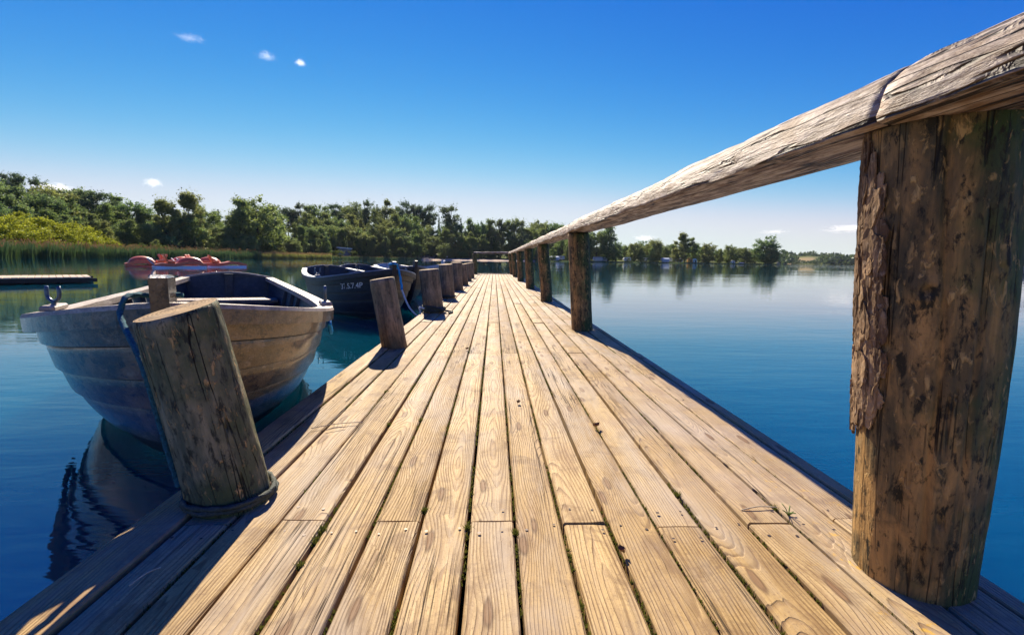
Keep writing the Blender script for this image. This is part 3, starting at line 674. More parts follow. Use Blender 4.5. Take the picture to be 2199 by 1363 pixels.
# ------------------------------------------------------------------ ropes
def rope(name, P, r, mat, label, n=10, tw=None, grp='mooring ropes'):
    m = MB(); m.tube(spline(P, n), r, 9, 0, True, tw or 2*pi/(r*7), 3, .24); return tag(m.obj(name, mat), label, 'rope', grp)
def l2w(root, p):
    M = Matrix.Translation(root.location) @ root.rotation_euler.to_matrix().to_4x4(); return M @ Vector(p)
def ring(cx, cy, r, z0, turns, r_rope, tilt=0., ph=0.):
    return [(cx+(r+.004*sin(k*1.7))*cos(ph+k*pi/8), cy+(r+.004*cos(k*2.1))*sin(ph+k*pi/8), z0+2*r_rope*k/16*.8+tilt*cos(k*pi/8)) for k in range(int(16*turns)+1)]
G0 = hG(0)
bx, by = BOLL[0][0], BOLL[0][1]
st = l2w(boat1, (0, -.045, G0+.03))
P = [l2w(boat1, (.05, .06, G0+.03)), l2w(boat1, (-.045, .07, G0+.03)), l2w(boat1, (-.075, .03, G0+.034)), l2w(boat1, (-.090, -.02, G0+.026)), l2w(boat1, (-.095, -.062, G0-.03)), (-.972, 1.30, .40), (-.935, 1.29, .26), (-.905, 1.285, .13), (-.883, 1.28, .05)]
rope('mooring_rope', P, .0078, M_rope, 'teal rope from the stem of the brown boat down behind the nearest post')
rope('rope_coil', ring(bx, by, .114, .015, 1.7, .007, .003, pi+.2), .0070, M_dkrope, 'grey rope wound round the foot of the nearest post')
b3x, b3y, b3r = BOLL[2][0], BOLL[2][1], BOLL[2][2]
s2 = l2w(boat2, (0, -.06, G0-.02))
P = [l2w(boat2, (-.05, .03, G0+.06)), l2w(boat2, (.0, -.055, G0+.07)), l2w(boat2, (.055, .02, G0+.04)), l2w(boat2, (.08, .0, G0-.07)), l2w(boat2, (.09, -.03, G0-.2))]
ec = l2w(boat2, (.09, -.05, G0-.26))
rope('mooring_rope', P+[ec], .014, M_blue, 'bright blue rope knotted round the stem of the numbered black boat')
P = [ec, ec+Vector((.10, -.05, -.22)), ec+Vector((.24, -.02, -.36)), (b3x-.16, b3y-.16, .07), (b3x-.10, b3y-b3r-.02, .06)]
rope('mooring_rope', P, .011, M_pale, 'pale slack rope hanging from the black boat to the thick mooring post')
P = ring(b3x, b3y, b3r+.012, .02, 3.2, .012, .004, 3.6)+[(b3x+.19, b3y-.12, .03), (b3x+.25, b3y-.06, .012), (b3x+.22, b3y-.2, .012)]
rope('rope_coil', P, .0125, M_dkrope, 'dark rope wound three times round the foot of the thick post')
P = ring(BOLL[3][0], BOLL[3][1], BOLL[3][2]+.01, .03, 1.3, .012, 0, 3.5)
rope('rope_coil', P, .012, M_dkrope, 'dark loop of rope at the foot of the post beyond the coiled one')
tp = hull_pt(hull_t(1.30), .86, 1, .035); tq = hull_pt(hull_t(1.55), .90, 1, .04); tr_ = hull_pt(hull_t(1.42), .78, 1, .06)
rope('rope_loop', [l2w(boat1, tp), l2w(boat1, tr_+Vector((0, -.05, .0))), l2w(boat1, tr_), l2w(boat1, tq), l2w(boat1, tq+Vector((.01, .05, .03)))], .0125, M_blue, 'short blue rope loop hanging under the right oarlock of the brown boat')
tp = hull_pt(hull_t(1.30), .88, -1, .035); tq = hull_pt(hull_t(1.5), .88, -1, .03); tr_ = hull_pt(hull_t(1.42), .70, -1, .055)
rope('rope_loop', [l2w(boat1, tp), l2w(boat1, tr_+Vector((0, -.06, .0))), l2w(boat1, tr_+Vector((0, .04, -.01))), l2w(boat1, tq)], .0125, M_dkrope, 'short black rope loop hanging under the left oarlock of the brown boat')
# ------------------------------------------------------------------ litter on the deck
def on_deck(px, py):
    d = ray(px, py); tt = -EYE/d.z; return d.x*tt, d.y*tt
M_dry = flat('dry_leaf', (.22, .12, .05), .7, .3, .4, 60, .4); M_straw = flat('dry_straw', (.50, .42, .28), .7, .3, 0, 60, .3); M_blade = flat('green_grass_blade', (.13, .20, .04), .6, .3, 0, 60, .3)
def dry_leaf(px, py, sz, rz, label):
    x, y = on_deck(px, py); V = []; Fs = []
    for i in range(9):
        f = i/8; wd = sz*.42*sin(pi*min(1, f*.96+.03))**.8; cx = sz*(f-.5)
        for j in range(5): g = j/4-.5; V.append((cx, 2*g*wd, .006+sz*.55*(abs(g)**1.6)*2+sz*.18*(f-.5)**2*4+.002*nz(i*.7, j*.9, px)))
    for i in range(8):
        for j in range(4): q = i*5+j; Fs.append((q, q+5, q+6, q+1))
    o = link('dry_leaf', mesh_data('dry_leaf', V, Fs, M_dry), None, (x, y, .002), (0, 0, rz)); tag(o, label, 'leaf', 'dry leaves on the planks')
dry_leaf(1280, 919, .030, .3, 'curled brown leaf on the sunlit planks right of the middle'); dry_leaf(1113, 868, .024, 1.2, 'small curled brown leaf on the middle plank'); dry_leaf(1003, 752, .03, .8, 'tiny brown leaf further along the left middle planks')
dry_leaf(1335, 1190, .022, 2., 'small dark leaf caught in a plank gap near the camera')
for (a, b, lab) in (((668, 922), (780, 908), 'pale straw lying across three planks on the left'), ((700, 926), (742, 919), 'short dark straw lying under the long pale one'), ((278, 1262), (345, 1222), 'pale straw on the shaded planks near the left corner'), ((1668, 1093), (1592, 1098), 'thin dry stem lying beside the green sprig on the right')):
    (x0, y0), (x1, y1) = on_deck(*a), on_deck(*b); m = MB(); m.tube(spline([(x0, y0, .006), ((x0+x1)/2, (y0+y1)/2+.004, .010), (x1, y1, .005)], 6), .0017, 5); tag(m.obj('straw', M_straw), lab, 'straw', 'straws on the planks')
x0, y0 = on_deck(1693, 1108); m = MB()
for k in range(7):
    a = k*.9; ln = random.uniform(.018, .036); m.tube(spline([(x0, y0, .0), (x0+.3*ln*cos(a), y0+.3*ln*sin(a), ln*.5), (x0+.8*ln*cos(a), y0+.8*ln*sin(a), ln*.75)], 4), [.0016]*8+[.0004], 4)
tag(m.obj('grass_sprig', M_blade), 'small green grass sprig growing from a gap on the right', 'grass sprig')
# ------------------------------------------------------------------ swimming platform, pedal boats
pf = empty('swimming_platform', (*at_dist(20, 20.3), WZ), 0); tag(pf, 'low floating wooden platform on the left water', 'platform')
ux, uy = at_dist(203, 18.3); vx, vy = at_dist(-420, 18.3*1.02); L = math.hypot(ux-vx, uy-vy); pf.location = ((ux+vx)/2, (uy+vy)/2, WZ); pf.rotation_euler.z = atan2(uy-vy, ux-vx)
m = MB()
for k in range(int(L/.145)): m.box((-L/2+.07+k*.145, .8, .165+random.uniform(-.003, .003)), (.135, 1.9, .035), bev=.004)
m.obj('deck_boards', flat('pale_dock_boards', (.55, .42, .28), .7, .3, .4, 12, .25), pf)
m = MB(); m.box((0, -.10, .09), (L, .06, .11)); m.box((0, 1.70, .09), (L, .06, .11)); m.obj('frame', M_under, pf)
for k in range(7): m = MB(); m.box((-L/2+.5+k*(L-1)/6, .8, .02), (.55, 1.5, .16), bev=.03); m.obj('float', M_under, pf)
def pedal_boat(loc, rz, label, hump=True):
    r = empty('pedal_boat', loc, rz); tag(r, label, 'pedal boat', 'orange pedal boats moored together')
    for s in (-1, 1):
        m = MB(); V = []; Fs = []; xs = [(-1.45, .02, .30), (-1.3, .16, .20), (-.9, .21, .02), (0, .22, 0), (.9, .21, .02), (1.3, .15, .14), (1.5, .03, .24)]
        for (x, wd, zb) in xs:
            for (yy, z) in ((-wd, .18), (-wd*.85, max(zb-.20, -.14)+.04), (0, zb-.20), (wd*.85, max(zb-.20, -.14)+.04), (wd, .18)): V.append((x, s*.52+yy, z))
        for i in range(len(xs)-1):
            for j in range(4): q = i*5+j; Fs.append((q, q+5, q+6, q+1))
            Fs.append((i*5+4, i*5+9, i*5+5, i*5))
        m.add(V, Fs, 0, True); m.obj('float', M_white if abs(rz) < 1 and loc[1] < 36 else M_orange, r)
    m = MB(); V = []; Fs = []
    prof = [(-1.35, .30, .60), (-1.0, .36, .72), (-.3, .36, .78), (.2, .42, .78), (.45, .50, .78), (1.0, .46, .72), (1.55, .30, .5)]
    for (x, z, wd) in prof: V += [(x, -wd, z-.20), (x, -wd*.93, z), (x, wd*.93, z), (x, wd, z-.20)]
    for i in range(len(prof)-1):
        for j in range(4): Fs.append((i*4+j, i*4+4+j, i*4+4+(j+1) % 4, i*4+(j+1) % 4))
    Fs += [(0, 1, 2, 3), (27, 26, 25, 24)]; m.add(V, Fs, 0, False); m.obj('deck', M_orange, r)
    if hump:
        m = MB(); V = []; Fs = []
        for i in range(11):
            a = pi*i/10; 
            for j in range(9): b = j/8*2-1; q = sqrt(max(0, 1-b*b)); V.append((0.62+.72*cos(a), .46*b, 0.40+.40*sin(a)*q))
        for i in range(10):
            for j in range(8): q = i*9+j; Fs.append((q, q+1, q+10, q+9))
        m.add(V, Fs, 0, True); m.obj('paddle_housing', M_orange, r)
    for s in (-1, 1):
        m = MB(); m.box((-.45, s*.31, .44), (.42, .44, .16), bev=.04); Mx = Matrix.Rotation(radians(-22), 3, 'Y'); m.box((-.74, s*.31, .70), (.09, .42, .52), M=Mx, bev=.03); m.obj('seat', M_orange, r)
    for s in (-1, 1):
        m = MB(); Mx = Matrix.Rotation(radians(-38), 3, 'Y'); m.box((-1.52, s*.52, .46), (.05, .20, .55), M=Mx, bev=.015); m.obj('rear_fin', M_grey, r)
    r.scale = (.98, 1.0, 1.0)
    return r
for (px, R, rz, lab, hp) in ((326, 41.5, pi+.12, 'leftmost orange pedal boat with a rounded hump and fin at its left end', True), (383, 38.2, .10, 'front orange pedal boat with white floats nearest the jetty', True), (428, 42.6, -.25, 'pedal boat with a rounded hump behind the front one', True), (372, 44.5, .4, 'pedal boat at the back of the group, only its seats and hump showing', True), (476, 40.3, .12, 'rightmost low orange pedal boat pointing to the jetty', False)):
    x, y = at_dist(px, R); pedal_boat((x, y, WZ-.07), rz - atan2(x, y), lab, hp)
# ------------------------------------------------------------------ trees
def leaf_mesh(name, C, Nn, S, mat, rnd, lv=None):
    n = len(C); a = rnd.normal(size=(n, 3)); t1 = np.cross(Nn, a); t1 /= np.linalg.norm(t1, axis=1)[:, None]+1e-9; t2 = np.cross(Nn, t1)
    sx = (S*rnd.uniform(.7, 1.3, n))[:, None]; sy = (S*rnd.uniform(.45, .9, n))[:, None]
    bend = Nn*(S*.3)[:, None]
    V = np.stack([C-t1*sx-bend, C-t2*sy, C+t1*sx-bend, C+t2*sy], 1).reshape(-1, 3)
    me = bpy.data.meshes.new(name); me.vertices.add(4*n); me.vertices.foreach_set('co', V.astype(np.float32).ravel())
    me.loops.add(4*n); me.loops.foreach_set('vertex_index', np.arange(4*n, dtype=np.int32)); me.polygons.add(n)
    me.polygons.foreach_set('loop_start', np.arange(0, 4*n, 4, dtype=np.int32)); me.polygons.foreach_set('loop_total', np.full(n, 4, dtype=np.int32))
    me.materials.append(mat); me.update(calc_edges=True)
    at = me.attributes.new('lv', 'FLOAT', 'FACE'); at.data.foreach_set('value', (rnd.random(n) if lv is None else lv).astype(np.float32)); return me
def unit(rnd, n):
    d = rnd.normal(size=(n, 3)); return d/np.linalg.norm(d, axis=1)[:, None]
def tree_meshes(kind, seed):
    r = np.random.default_rng(seed); C = []; Nn = []; S = []; lobes = []
    def lobe(c, rad, n, sq=.8, ls=.026):
        k = 7; sub = unit(r, k); sub[:, 2] = np.abs(sub[:, 2])*.9-.25; cs = np.array(c)+sub*rad*r.uniform(.35, 1.05, k)[:, None]*np.array([1, 1, sq]); per = int(n*2.6/k); ax = np.array([c[0]*1.6, c[1]*1.6, .16]); ax = ax/np.linalg.norm(ax)
        for q_ in cs:
            d = unit(r, per); ax2 = ax+unit(r, 1)[0]*.55; p = q_+d*rad*.44*r.uniform(.2, 1.15, per)[:, None]*np.array([1, 1, sq])+ax2*rad*(r.uniform(-.25, .55, per)+r.exponential(.16, per))[:, None]; nn = d+unit(r, per)*.8+np.array([0, 0, .25]); nn /= np.linalg.norm(nn, axis=1)[:, None]
            C.append(p); Nn.append(nn); S.append(np.full(per, ls*.60)*r.uniform(.55, 1.35, per))
        lobes.append(c)
    trunk_top = .8; mat = M_leafD
    if kind in ('round', 'roundM'):
        mat = M_leafD if kind == 'round' else M_leafM
        for k in range(54):
            z = r.uniform(.04, .92); R = .36*sqrt(max(.03, 1-((z-.50)/.50)**2))*r.uniform(.8, 1.12); a = r.uniform(0, 2*pi); q = R*sqrt(r.uniform(.25, 1))*.82
            lobe((q*cos(a), q*sin(a), z), r.uniform(.09, .16), 105, .9)
        lobe((r.normal()*.05, r.normal()*.05, .94), .07, 50)
    elif kind == 'tall':
        mat = M_leafM
        for k in range(50):
            z = r.uniform(.04, .95); R = .22*(sqrt(max(.02, 1-((z-.5)/.5)**2)))*(1.32-.78*z)*r.uniform(.7, 1.3); a = r.uniform(0, 2*pi); q = R*r.uniform(.3, .95)
            lobe((q*cos(a), q*sin(a), z), r.uniform(.065, .115), 90, 1.1, .023)
    elif kind == 'birch':
        mat = M_leafB
        for k in range(48):
            z = r.uniform(.14, .97); R = .24*(max(.02, 1-abs((z-.42)/.58)**1.8))*r.uniform(.6, 1.25); a = r.uniform(0, 2*pi); q = R*r.uniform(.3, 1)
            lobe((q*cos(a), q*sin(a), z), r.uniform(.045, .085), 70, 1.5, .018)
    elif kind == 'pine':
        mat = M_needle
        for k in range(34):
            z = r.uniform(.34, .97); R = .20*sqrt(max(.04, 1-((z-.66)/.34)**2))*r.uniform(.5, 1.3); a = r.uniform(0, 2*pi); q = R*r.uniform(.4, 1)
            lobe((q*cos(a), q*sin(a), z), r.uniform(.06, .105), 85, .9, .020)
        trunk_top = .95
    elif kind == 'spruce':
        mat = M_needle
        for z in np.linspace(.08, .98, 26):
            R = .20*(1-z)**.85+.012
            for a in np.arange(0, 2*pi, 2*pi/max(4, int(9*(1-z)+3)))+r.uniform(0, 6):
                n = int(8+26*(1-z)); f = r.uniform(.1, 1., n); rr = R*r.uniform(.75, 1.15); p = np.stack([f*rr*cos(a), f*rr*sin(a), z-f*rr*.42+0*f], 1)+r.normal(size=(n, 3))*.010*(1.3-z)
                C.append(p); nn = np.array([cos(a)*.3, sin(a)*.3, 1.])+unit(r, n)*.7; Nn.append(nn/np.linalg.norm(nn, axis=1)[:, None]); S.append(np.full(n, .019)*r.uniform(.6, 1.3, n))
        trunk_top = .97
    elif kind in ('bush', 'willow'):
        mat = M_bushG if kind == 'bush' else M_leafY
        for k in range(46):
            a = r.uniform(0, 2*pi); z = r.uniform(.05, .86); R = .62*sqrt(max(.05, 1-(z/.95)**2)); q = R*sqrt(r.uniform(.1, 1))
            lobe((q*cos(a), q*sin(a), z), r.uniform(.09, .17), 75, .8, .030)
        trunk_top = .3
    C, Nn, S = np.concatenate(C), np.concatenate(Nn), np.concatenate(S)
    crown = leaf_mesh('crown', C, Nn, S, mat, r)
    m = MB(); bw = .018 if kind in ('birch', 'pine', 'spruce', 'tall') else .026
    tr = [(.012*nz(z*4, seed), .012*nz(z*4, seed+7), z*trunk_top-.03) for z in np.linspace(0, 1, 7)]
    m.tube(tr, [bw*(1-.8*i/6)*(1.5 if i == 0 else 1) for i in range(7)], 7)
    if kind not in ('spruce',):
        idx = r.permutation(len(lobes))[:9]
        for i in idx:
            c = lobes[i]; zb = max(.05, min(trunk_top*.9, c[2]*.62)); m.tube(spline([(0, 0, zb), (c[0]*.5, c[1]*.5, (zb+c[2])/2+.01), c], 3), [bw*.45*(1-.12*k) for k in range(7)], 5)
    return crown, m.data('trunk', M_trunk)
TM = {k: [tree_meshes(k, 100+i*17+j*131) for j in range(nv)] for i, (k, nv) in enumerate((('round', 4), ('roundM', 3), ('tall', 3), ('birch', 2), ('pine', 3), ('spruce', 2), ('bush', 3), ('willow', 3)))}
TREES = []                                     # (zone, row, px, object)
def tree(px, ytop, back, kind, wpx, zone, row, minh=2.):
    R = shore_r(px)+back; x, y = at_dist(px, R); gz = ground(px, back)-.1; h = max(minh, z_at(px, ytop, R)-gz)
    cr_, tk = random.choice(TM[kind]); base = {'round': .74, 'roundM': .74, 'tall': .5, 'birch': .5, 'pine': .42, 'spruce': .42, 'bush': 1.35, 'willow': 1.35}[kind]
    wd = wpx/FPX*R; sx = min(wd/base, h*1.12)
    o = empty('shrub' if kind in ('bush', 'willow') else 'pine_tree' if kind == 'pine' else 'spruce_tree' if kind == 'spruce' else 'birch_tree' if kind == 'birch' else 'broadleaf_tree', (x, y, gz), random.uniform(0, 6.28)); o.scale = (sx, sx, h)
    link('crown', cr_, o); link('trunk', tk, o); TREES.append((zone, row, kind, px, o)); return o
SKY = [(-300, 380), (0, 378), (50, 374), (100, 395), (150, 407), (200, 413), (250, 426), (300, 440), (325, 458), (350, 436), (400, 422), (430, 437), (455, 452), (480, 460), (505, 434), (545, 427), (580, 440), (605, 458), (640, 448), (700, 442), (760, 440), (800, 440), (835, 436), (860, 446), (900, 448), (930, 468), (965, 458), (1000, 473), (1060, 473), (1110, 474), (1150, 480), (1200, 486)]
# the skyline trees, left to right
BACK = [(-230, 372, 60, 'round', 120), (-120, 385, 55, 'roundM', 110), (-30, 380, 60, 'round', 110), (45, 376, 70, 'pine', 95), (20, 395, 45, 'round', 90), (95, 392, 62, 'pine', 75), (128, 410, 48, 'roundM', 75), (172, 406, 60, 'round', 90), (215, 414, 50, 'pine', 62), (255, 424, 55, 'tall', 66), (292, 436, 45, 'round', 70), (318, 462, 40, 'roundM', 45),
 (362, 434, 22, 'tall', 62), (412, 420, 24, 'tall', 72), (445, 441, 35, 'roundM', 50), (474, 449, 40, 'spruce', 26), (520, 432, 18, 'tall', 70), (556, 426, 20, 'roundM', 84), (590, 447, 30, 'tall', 46), (605, 446, 65, 'spruce', 24), (622, 449, 75, 'pine', 34), (640, 442, 70, 'pine', 32),
 (668, 444, 80, 'tall', 38), (690, 441, 78, 'roundM', 40), (708, 447, 90, 'spruce', 22), (724, 441, 85, 'pine', 40), (745, 440, 90, 'round', 44), (770, 439, 82, 'round', 46), (793, 437, 85, 'pine', 34), (812, 438, 88, 'spruce', 22), (832, 432, 80, 'tall', 38), (856, 446, 85, 'tall', 26), (873, 437, 70, 'pine', 28), (892, 441, 68, 'pine', 26), (908, 444, 66, 'pine', 28), (924, 446, 64, 'pine', 24), (943, 459, 60, 'spruce', 14), (966, 446, 50, 'pine', 44),
 (990, 468, 50, 'spruce', 18), (1010, 472, 45, 'tall', 26), (1030, 476, 42, 'round', 30), (1050, 474, 45, 'tall', 28), (1072, 473, 40, 'pine', 30), (1092, 476, 40, 'tall', 28), (1112, 470, 38, 'round', 34), (1140, 488, 40, 'roundM', 34), (1160, 474, 70, 'round', 60), (1196, 480, 60, 'round', 44), (1225, 488, 50, 'roundM', 40)]
for (px, yt, bk, k, wp) in BACK: tree(px, yt, bk, k, wp*1.12, 'skyline', 'B')
px = -250                                      # lower trees filling the wood down to the shore
while px < 1225:
    s = lerp(SKY, px); step = 17 if px > 560 else 24
    for (fr, bk, row) in ((.20, 42, 'K'), (.38, 24, 'M'), (.60, 11, 'F')):
        q = px+random.uniform(-7, 7)+(step/2 if row == 'F' else 0)
        if row == 'F' and (900 < q < 945 or 985 < q < 1120): continue
        if row == 'F' and q < 330: continue
        hh = (hz(q)-s); yt = s+hh*(fr+random.uniform(-.08, .10)); k = random.choice(('round', 'roundM', 'tall', 'spruce', 'tall', 'birch', 'spruce') if q > 560 else ('round', 'tall', 'roundM', 'tall', 'spruce'))
        tree(q, yt, bk+random.uniform(-3, 6), k, (random.uniform(36, 54) if q > 560 else random.uniform(52, 78))*(.85 if k in ('tall', 'birch') else 1.1), 'wood', row)
    px += step*1.25
tree(905, 497, 12, 'birch', 34, 'wood', 'F'); tree(1058, 520, 26, 'bush', 34, 'wood', 'F'); tree(1022, 541, 9, 'bush', 14, 'beachbush', 'F')
# willow scrub above the reeds, far left
for (px, yt, bk, wp) in ((-150, 440, 14, 130), (-60, 446, 12, 110), (10, 448, 13, 95), (55, 456, 12, 80), (95, 462, 11, 75), (135, 470, 11, 70), (165, 480, 9, 62), (195, 492, 9, 55), (222, 506, 8, 46), (30, 490, 6, 80), (90, 496, 6, 75), (150, 502, 6, 70), (240, 516, 7, 32)): tree(px, yt, bk, 'willow', wp*1.15, 'willow', 'F')
for (px, yt, bk, wp) in ((15, 515, 2.5, 46), (60, 519, 2.5, 44), (-40, 512, 3, 60), (185, 527, 2, 30), (300, 522, 6, 36), (345, 523, 6, 30), (705, 540, 4, 26), (728, 536, 5, 24), (760, 538, 5, 26), (785, 538, 6, 24), (860, 532, 5, 34), (885, 541, 4, 28), (830, 540, 4, 26)): tree(px, yt, bk, 'bush', wp, 'bank', 'F', 1.)
# campsite shore, right
RIGHT = [(1252, 494, 22, 'round', 56), (1280, 500, 14, 'roundM', 44), (1306, 486, 9, 'tall', 40), (1322, 522, 10, 'round', 40), (1345, 528, 30, 'roundM', 36), (1362, 522, 14, 'round', 34), (1383, 519, 26, 'round', 34), (1375, 533, 5, 'tall', 26), (1402, 517, 12, 'roundM', 36), (1398, 534, 5, 'tall', 24), (1424, 528, 30, 'round', 42), (1440, 524, 45, 'round', 40), (1462, 503, 8, 'tall', 36), (1470, 512, 14, 'pine', 32), (1485, 512, 12, 'tall', 28), (1500, 528, 25, 'round', 36), (1521, 522, 8, 'roundM', 40), (1540, 537, 30, 'round', 30), (1546, 537, 6, 'tall', 22), (1568, 526, 9, 'roundM', 40), (1580, 536, 30, 'round', 28), (1599, 532, 8, 'round', 38), (1620, 538, 10, 'birch', 32), (1643, 509, 10, 'round', 64), (1655, 530, 5, 'roundM', 36), (1612, 549, 4, 'bush', 26), (1648, 557, 2, 'bush', 18), (1412, 548, 4, 'bush', 14), (1512, 556, 2, 'bush', 30), (1350, 553, 3, 'bush', 16), (1230, 552, 3, 'bush', 40)]
for (px, yt, bk, k, wp) in RIGHT: tree(px, yt, bk, k, wp*1.15, 'camp', 'F', 1.)
for i in range(40):
    px = 1238+i*10.6; tree(px, 527+9*(px-1240)/420+random.uniform(-4, 6), random.uniform(34, 60), random.choice(('round', 'roundM', 'tall')), random.uniform(34, 46), 'campback', 'K', 2.)
# ------------------------------------------------------------------ reeds (stuff)
def reeds(name, pa, pb, n, hgt, mat, plume, label, da=-5., db=4., seed=1):
    r = np.random.default_rng(seed); V = []; Fs = []; mi = []; lv = []
    for _ in range(n):
        px = r.uniform(pa, pb); d = r.uniform(da, db); R = shore_r(px)+d; x, y = at_dist(px, R); h = hgt*r.uniform(.72, 1.08)*(.92+.25*nz(px*.05, d*.3)); wd = r.uniform(.03, .06); a = r.uniform(-.6, .6); lx = r.normal()*.16*h; ly = r.normal()*.1*h
        z0 = max(WZ, ground(px, d))-.05; ca, sa = cos(a)*wd, sin(a)*wd; b = len(V)
        V += [(x-ca, y-sa, z0), (x+ca, y+sa, z0), (x+lx*.4+ca*.9, y+ly*.4+sa*.9, z0+h*.55), (x+lx*.4-ca*.9, y+ly*.4-sa*.9, z0+h*.55), (x+lx, y+ly, z0+h*.95)]
        Fs += [(b, b+1, b+2, b+3), (b+3, b+2, b+4)]; mi += [0, 0]; q = r.random(); lv += [q, q]
        if r.random() < plume:
            b = len(V); pw = r.uniform(.05, .10); zt = z0+h; V += [(x+lx*.9, y+ly*.9, zt-.30), (x+lx+pw, y+ly, zt-.05), (x+lx*1.25, y+ly*1.2, zt+.14), (x+lx-pw, y+ly, zt-.06)]; Fs.append((b, b+1, b+2, b+3)); mi.append(1); lv.append(r.random())
    me = mesh_data(name, V, Fs, [mat, M_plume], mi, False); at = me.attributes.new('lv', 'FLOAT', 'FACE'); at.data.foreach_set('value', np.array(lv, dtype=np.float32)); tag(link(name, me), label, 'reeds', kind='stuff')
reeds('reeds', -420, 560, 15000, 2.7, M_reed, .16, 'tall dark reed belt with brown plumes along the left shore', seed=3)
reeds('reeds', 552, 712, 5200, 2.2, M_reedL, .25, 'shorter sunlit pale reed belt in front of the wood', -4, 5, seed=5)
reeds('reeds', 712, 905, 2600, 1.5, M_reed, .1, 'low dark green reeds below the hut and bushes', -2, 3, seed=8)
reeds('reeds', 1150, 1668, 4200, .9, M_reed, .05, 'thin dark fringe of waterside plants along the campsite shore', -1.5, 1.5, seed=9)
# far woods on the hills to the right
def far_woods():
    r = np.random.default_rng(4); C = []; S = []
    for _ in range(4200):
        px = r.uniform(1672, 2330); d = r.choice([r.uniform(0, 50), r.uniform(60, 125), r.uniform(330, 520), r.uniform(330, 700)])
        if 1708 < px < 1760 and 52 < d < 335: continue
        if nz(px*.03, d*.01, 5.) < -.25 and d > 60: continue
        R = lerp(SHORE, px)+d; x, y = at_dist(px, R); h = r.uniform(6, 12)*(1+.4*nz(px*.06, d*.02))*(.5 if 1700 < px < 1768 and d < 60 else 1.); g = ground(px, d); k = 7
        q = unit(r, k)*np.array([h*.5, h*.5, h*.45])+np.array([x, y, g+h*.5]); C.append(q); S.append(np.full(k, h*.22))
    C = np.concatenate(C); S = np.concatenate(S); nn = unit(r, len(C)); nn[:, 2] = np.abs(nn[:, 2]); me = leaf_mesh('far_woods', C, nn, S, mat_leaf('far_hill_leaf', (.020, .055, .045), (.050, .085, .050), (.06, .07, .04), .35), r); tag(link('far_woods', me), 'dark woods covering the low hills across the lake on the right', 'woods', kind='stuff')
far_woods()
# ------------------------------------------------------------------ shore things
def place(px, back): R = shore_r(px)+back; x, y = at_dist(px, R); return (x, y, ground(px, back)), -atan2(x, y), R
loc, rz, R = place(740, 12); hut = tag(empty('lakeside_hut', loc, rz+.12), 'small grey hut with a pale flat roof under the trees', 'hut')
m = MB(); m.box((0, 0, 1.9), (5.2, 3.2, 3.9)); m.obj('wall', flat('grey_boarding', (.16, .18, .20), .8), hut)
m = MB(); Mx = Matrix.Rotation(radians(4), 3, 'Y'); m.box((0, 0, 4.0), (6.2, 4.2, .35), M=Mx); m.obj('roof', M_white, hut)
for k in (-1.5, 0, 1.5): m = MB(); m.box((k, -1.63, 2.6), (1.0, .06, 1.0)); m.obj('window', M_glass, hut)
def caravan(px, back, rz0, label, ln=5.2, awn=None):
    loc, rz, R = place(px, back); c = tag(empty('caravan', loc, rz+rz0), label, 'caravan', 'caravans on the campsite shore')
    V = []; Fs = []; pr = [(-ln/2, .5), (-ln/2-.1, 1.5), (-ln/2+.35, 2.5), (ln/2-.5, 2.55), (ln/2+.1, 1.6), (ln/2, .5)]; n = len(pr); V = [(x, -1.1, z) for x, z in pr]+[(x, 1.1, z) for x, z in pr]
    Fs = [tuple(range(n)), tuple(range(2*n-1, n-1, -1))]+[(k, n+k, n+(k+1) % n, (k+1) % n) for k in range(n)]
    m = MB(); m.add(V, Fs, 0, False); m.obj('body', M_white, c)
    for k in (-.28, .22): m = MB(); m.box((ln*k, -1.12, 1.75), (ln*.24, .05, .6)); m.obj('window', M_glass, c)
    m = MB(); m.box((.05*ln, -1.12, 1.4), (.6, .05, 1.6)); m.obj('door', M_grey, c)
    for s in (-1, 1): m = MB(); m.tube([(0, s*1.0-.1, .32), (0, s*1.0+.1, .32)], .32, 14); m.obj('wheel', M_glass, c)
    m = MB(); m.tube([(ln/2, 0, .5), (ln/2+1.1, 0, .45)], .06, 6); m.obj('drawbar', M_iron, c)
    if awn:
        V = [(-ln*.4, -3.4, 0), (ln*.4, -3.4, 0), (ln*.4, -1.15, 0), (-ln*.4, -1.15, 0), (-ln*.4, -3.4, 1.9), (ln*.4, -3.4, 1.9), (ln*.4, -1.15, 2.5), (-ln*.4, -1.15, 2.5)]
        m = MB(); m.add(V, [(0, 1, 5, 4), (1, 2, 6, 5), (3, 0, 4, 7), (4, 5, 6, 7)], 0, False); m.obj('awning', awn, c)
M_awn = flat('pale_blue_awning', (.45, .52, .62), .8, .2, 0, 8, .15); M_tan = flat('sand_awning', (.55, .48, .38), .8, .2, 0, 8, .15)
caravan(1190, 13, .1, 'white caravan seen between the third and second handrail posts', 6, M_awn); caravan(1203, 17, -.3, 'white caravan just left of the second handrail post', 5)
caravan(1283, 10, .15, 'white caravan with sand coloured awning right of the second handrail post', 5.5, M_tan); caravan(1299, 13, -.1, 'white caravan left of the tall pale birch', 5, M_awn); caravan(1346, 10, .35, 'white caravan standing alone right of the tall birch', 4.6)
caravan(1388, 14, .0, 'white caravan half hidden between two lakeside trees', 4.6); caravan(1428, 11, .1, 'first white caravan of the row left of the tallest campsite tree', 5.4, M_awn); caravan(1445, 12, -.1, 'second white caravan of the row left of the tallest campsite tree', 5.2); caravan(1458, 14, .1, 'third white caravan, touching the tallest campsite tree', 4.6, M_awn)
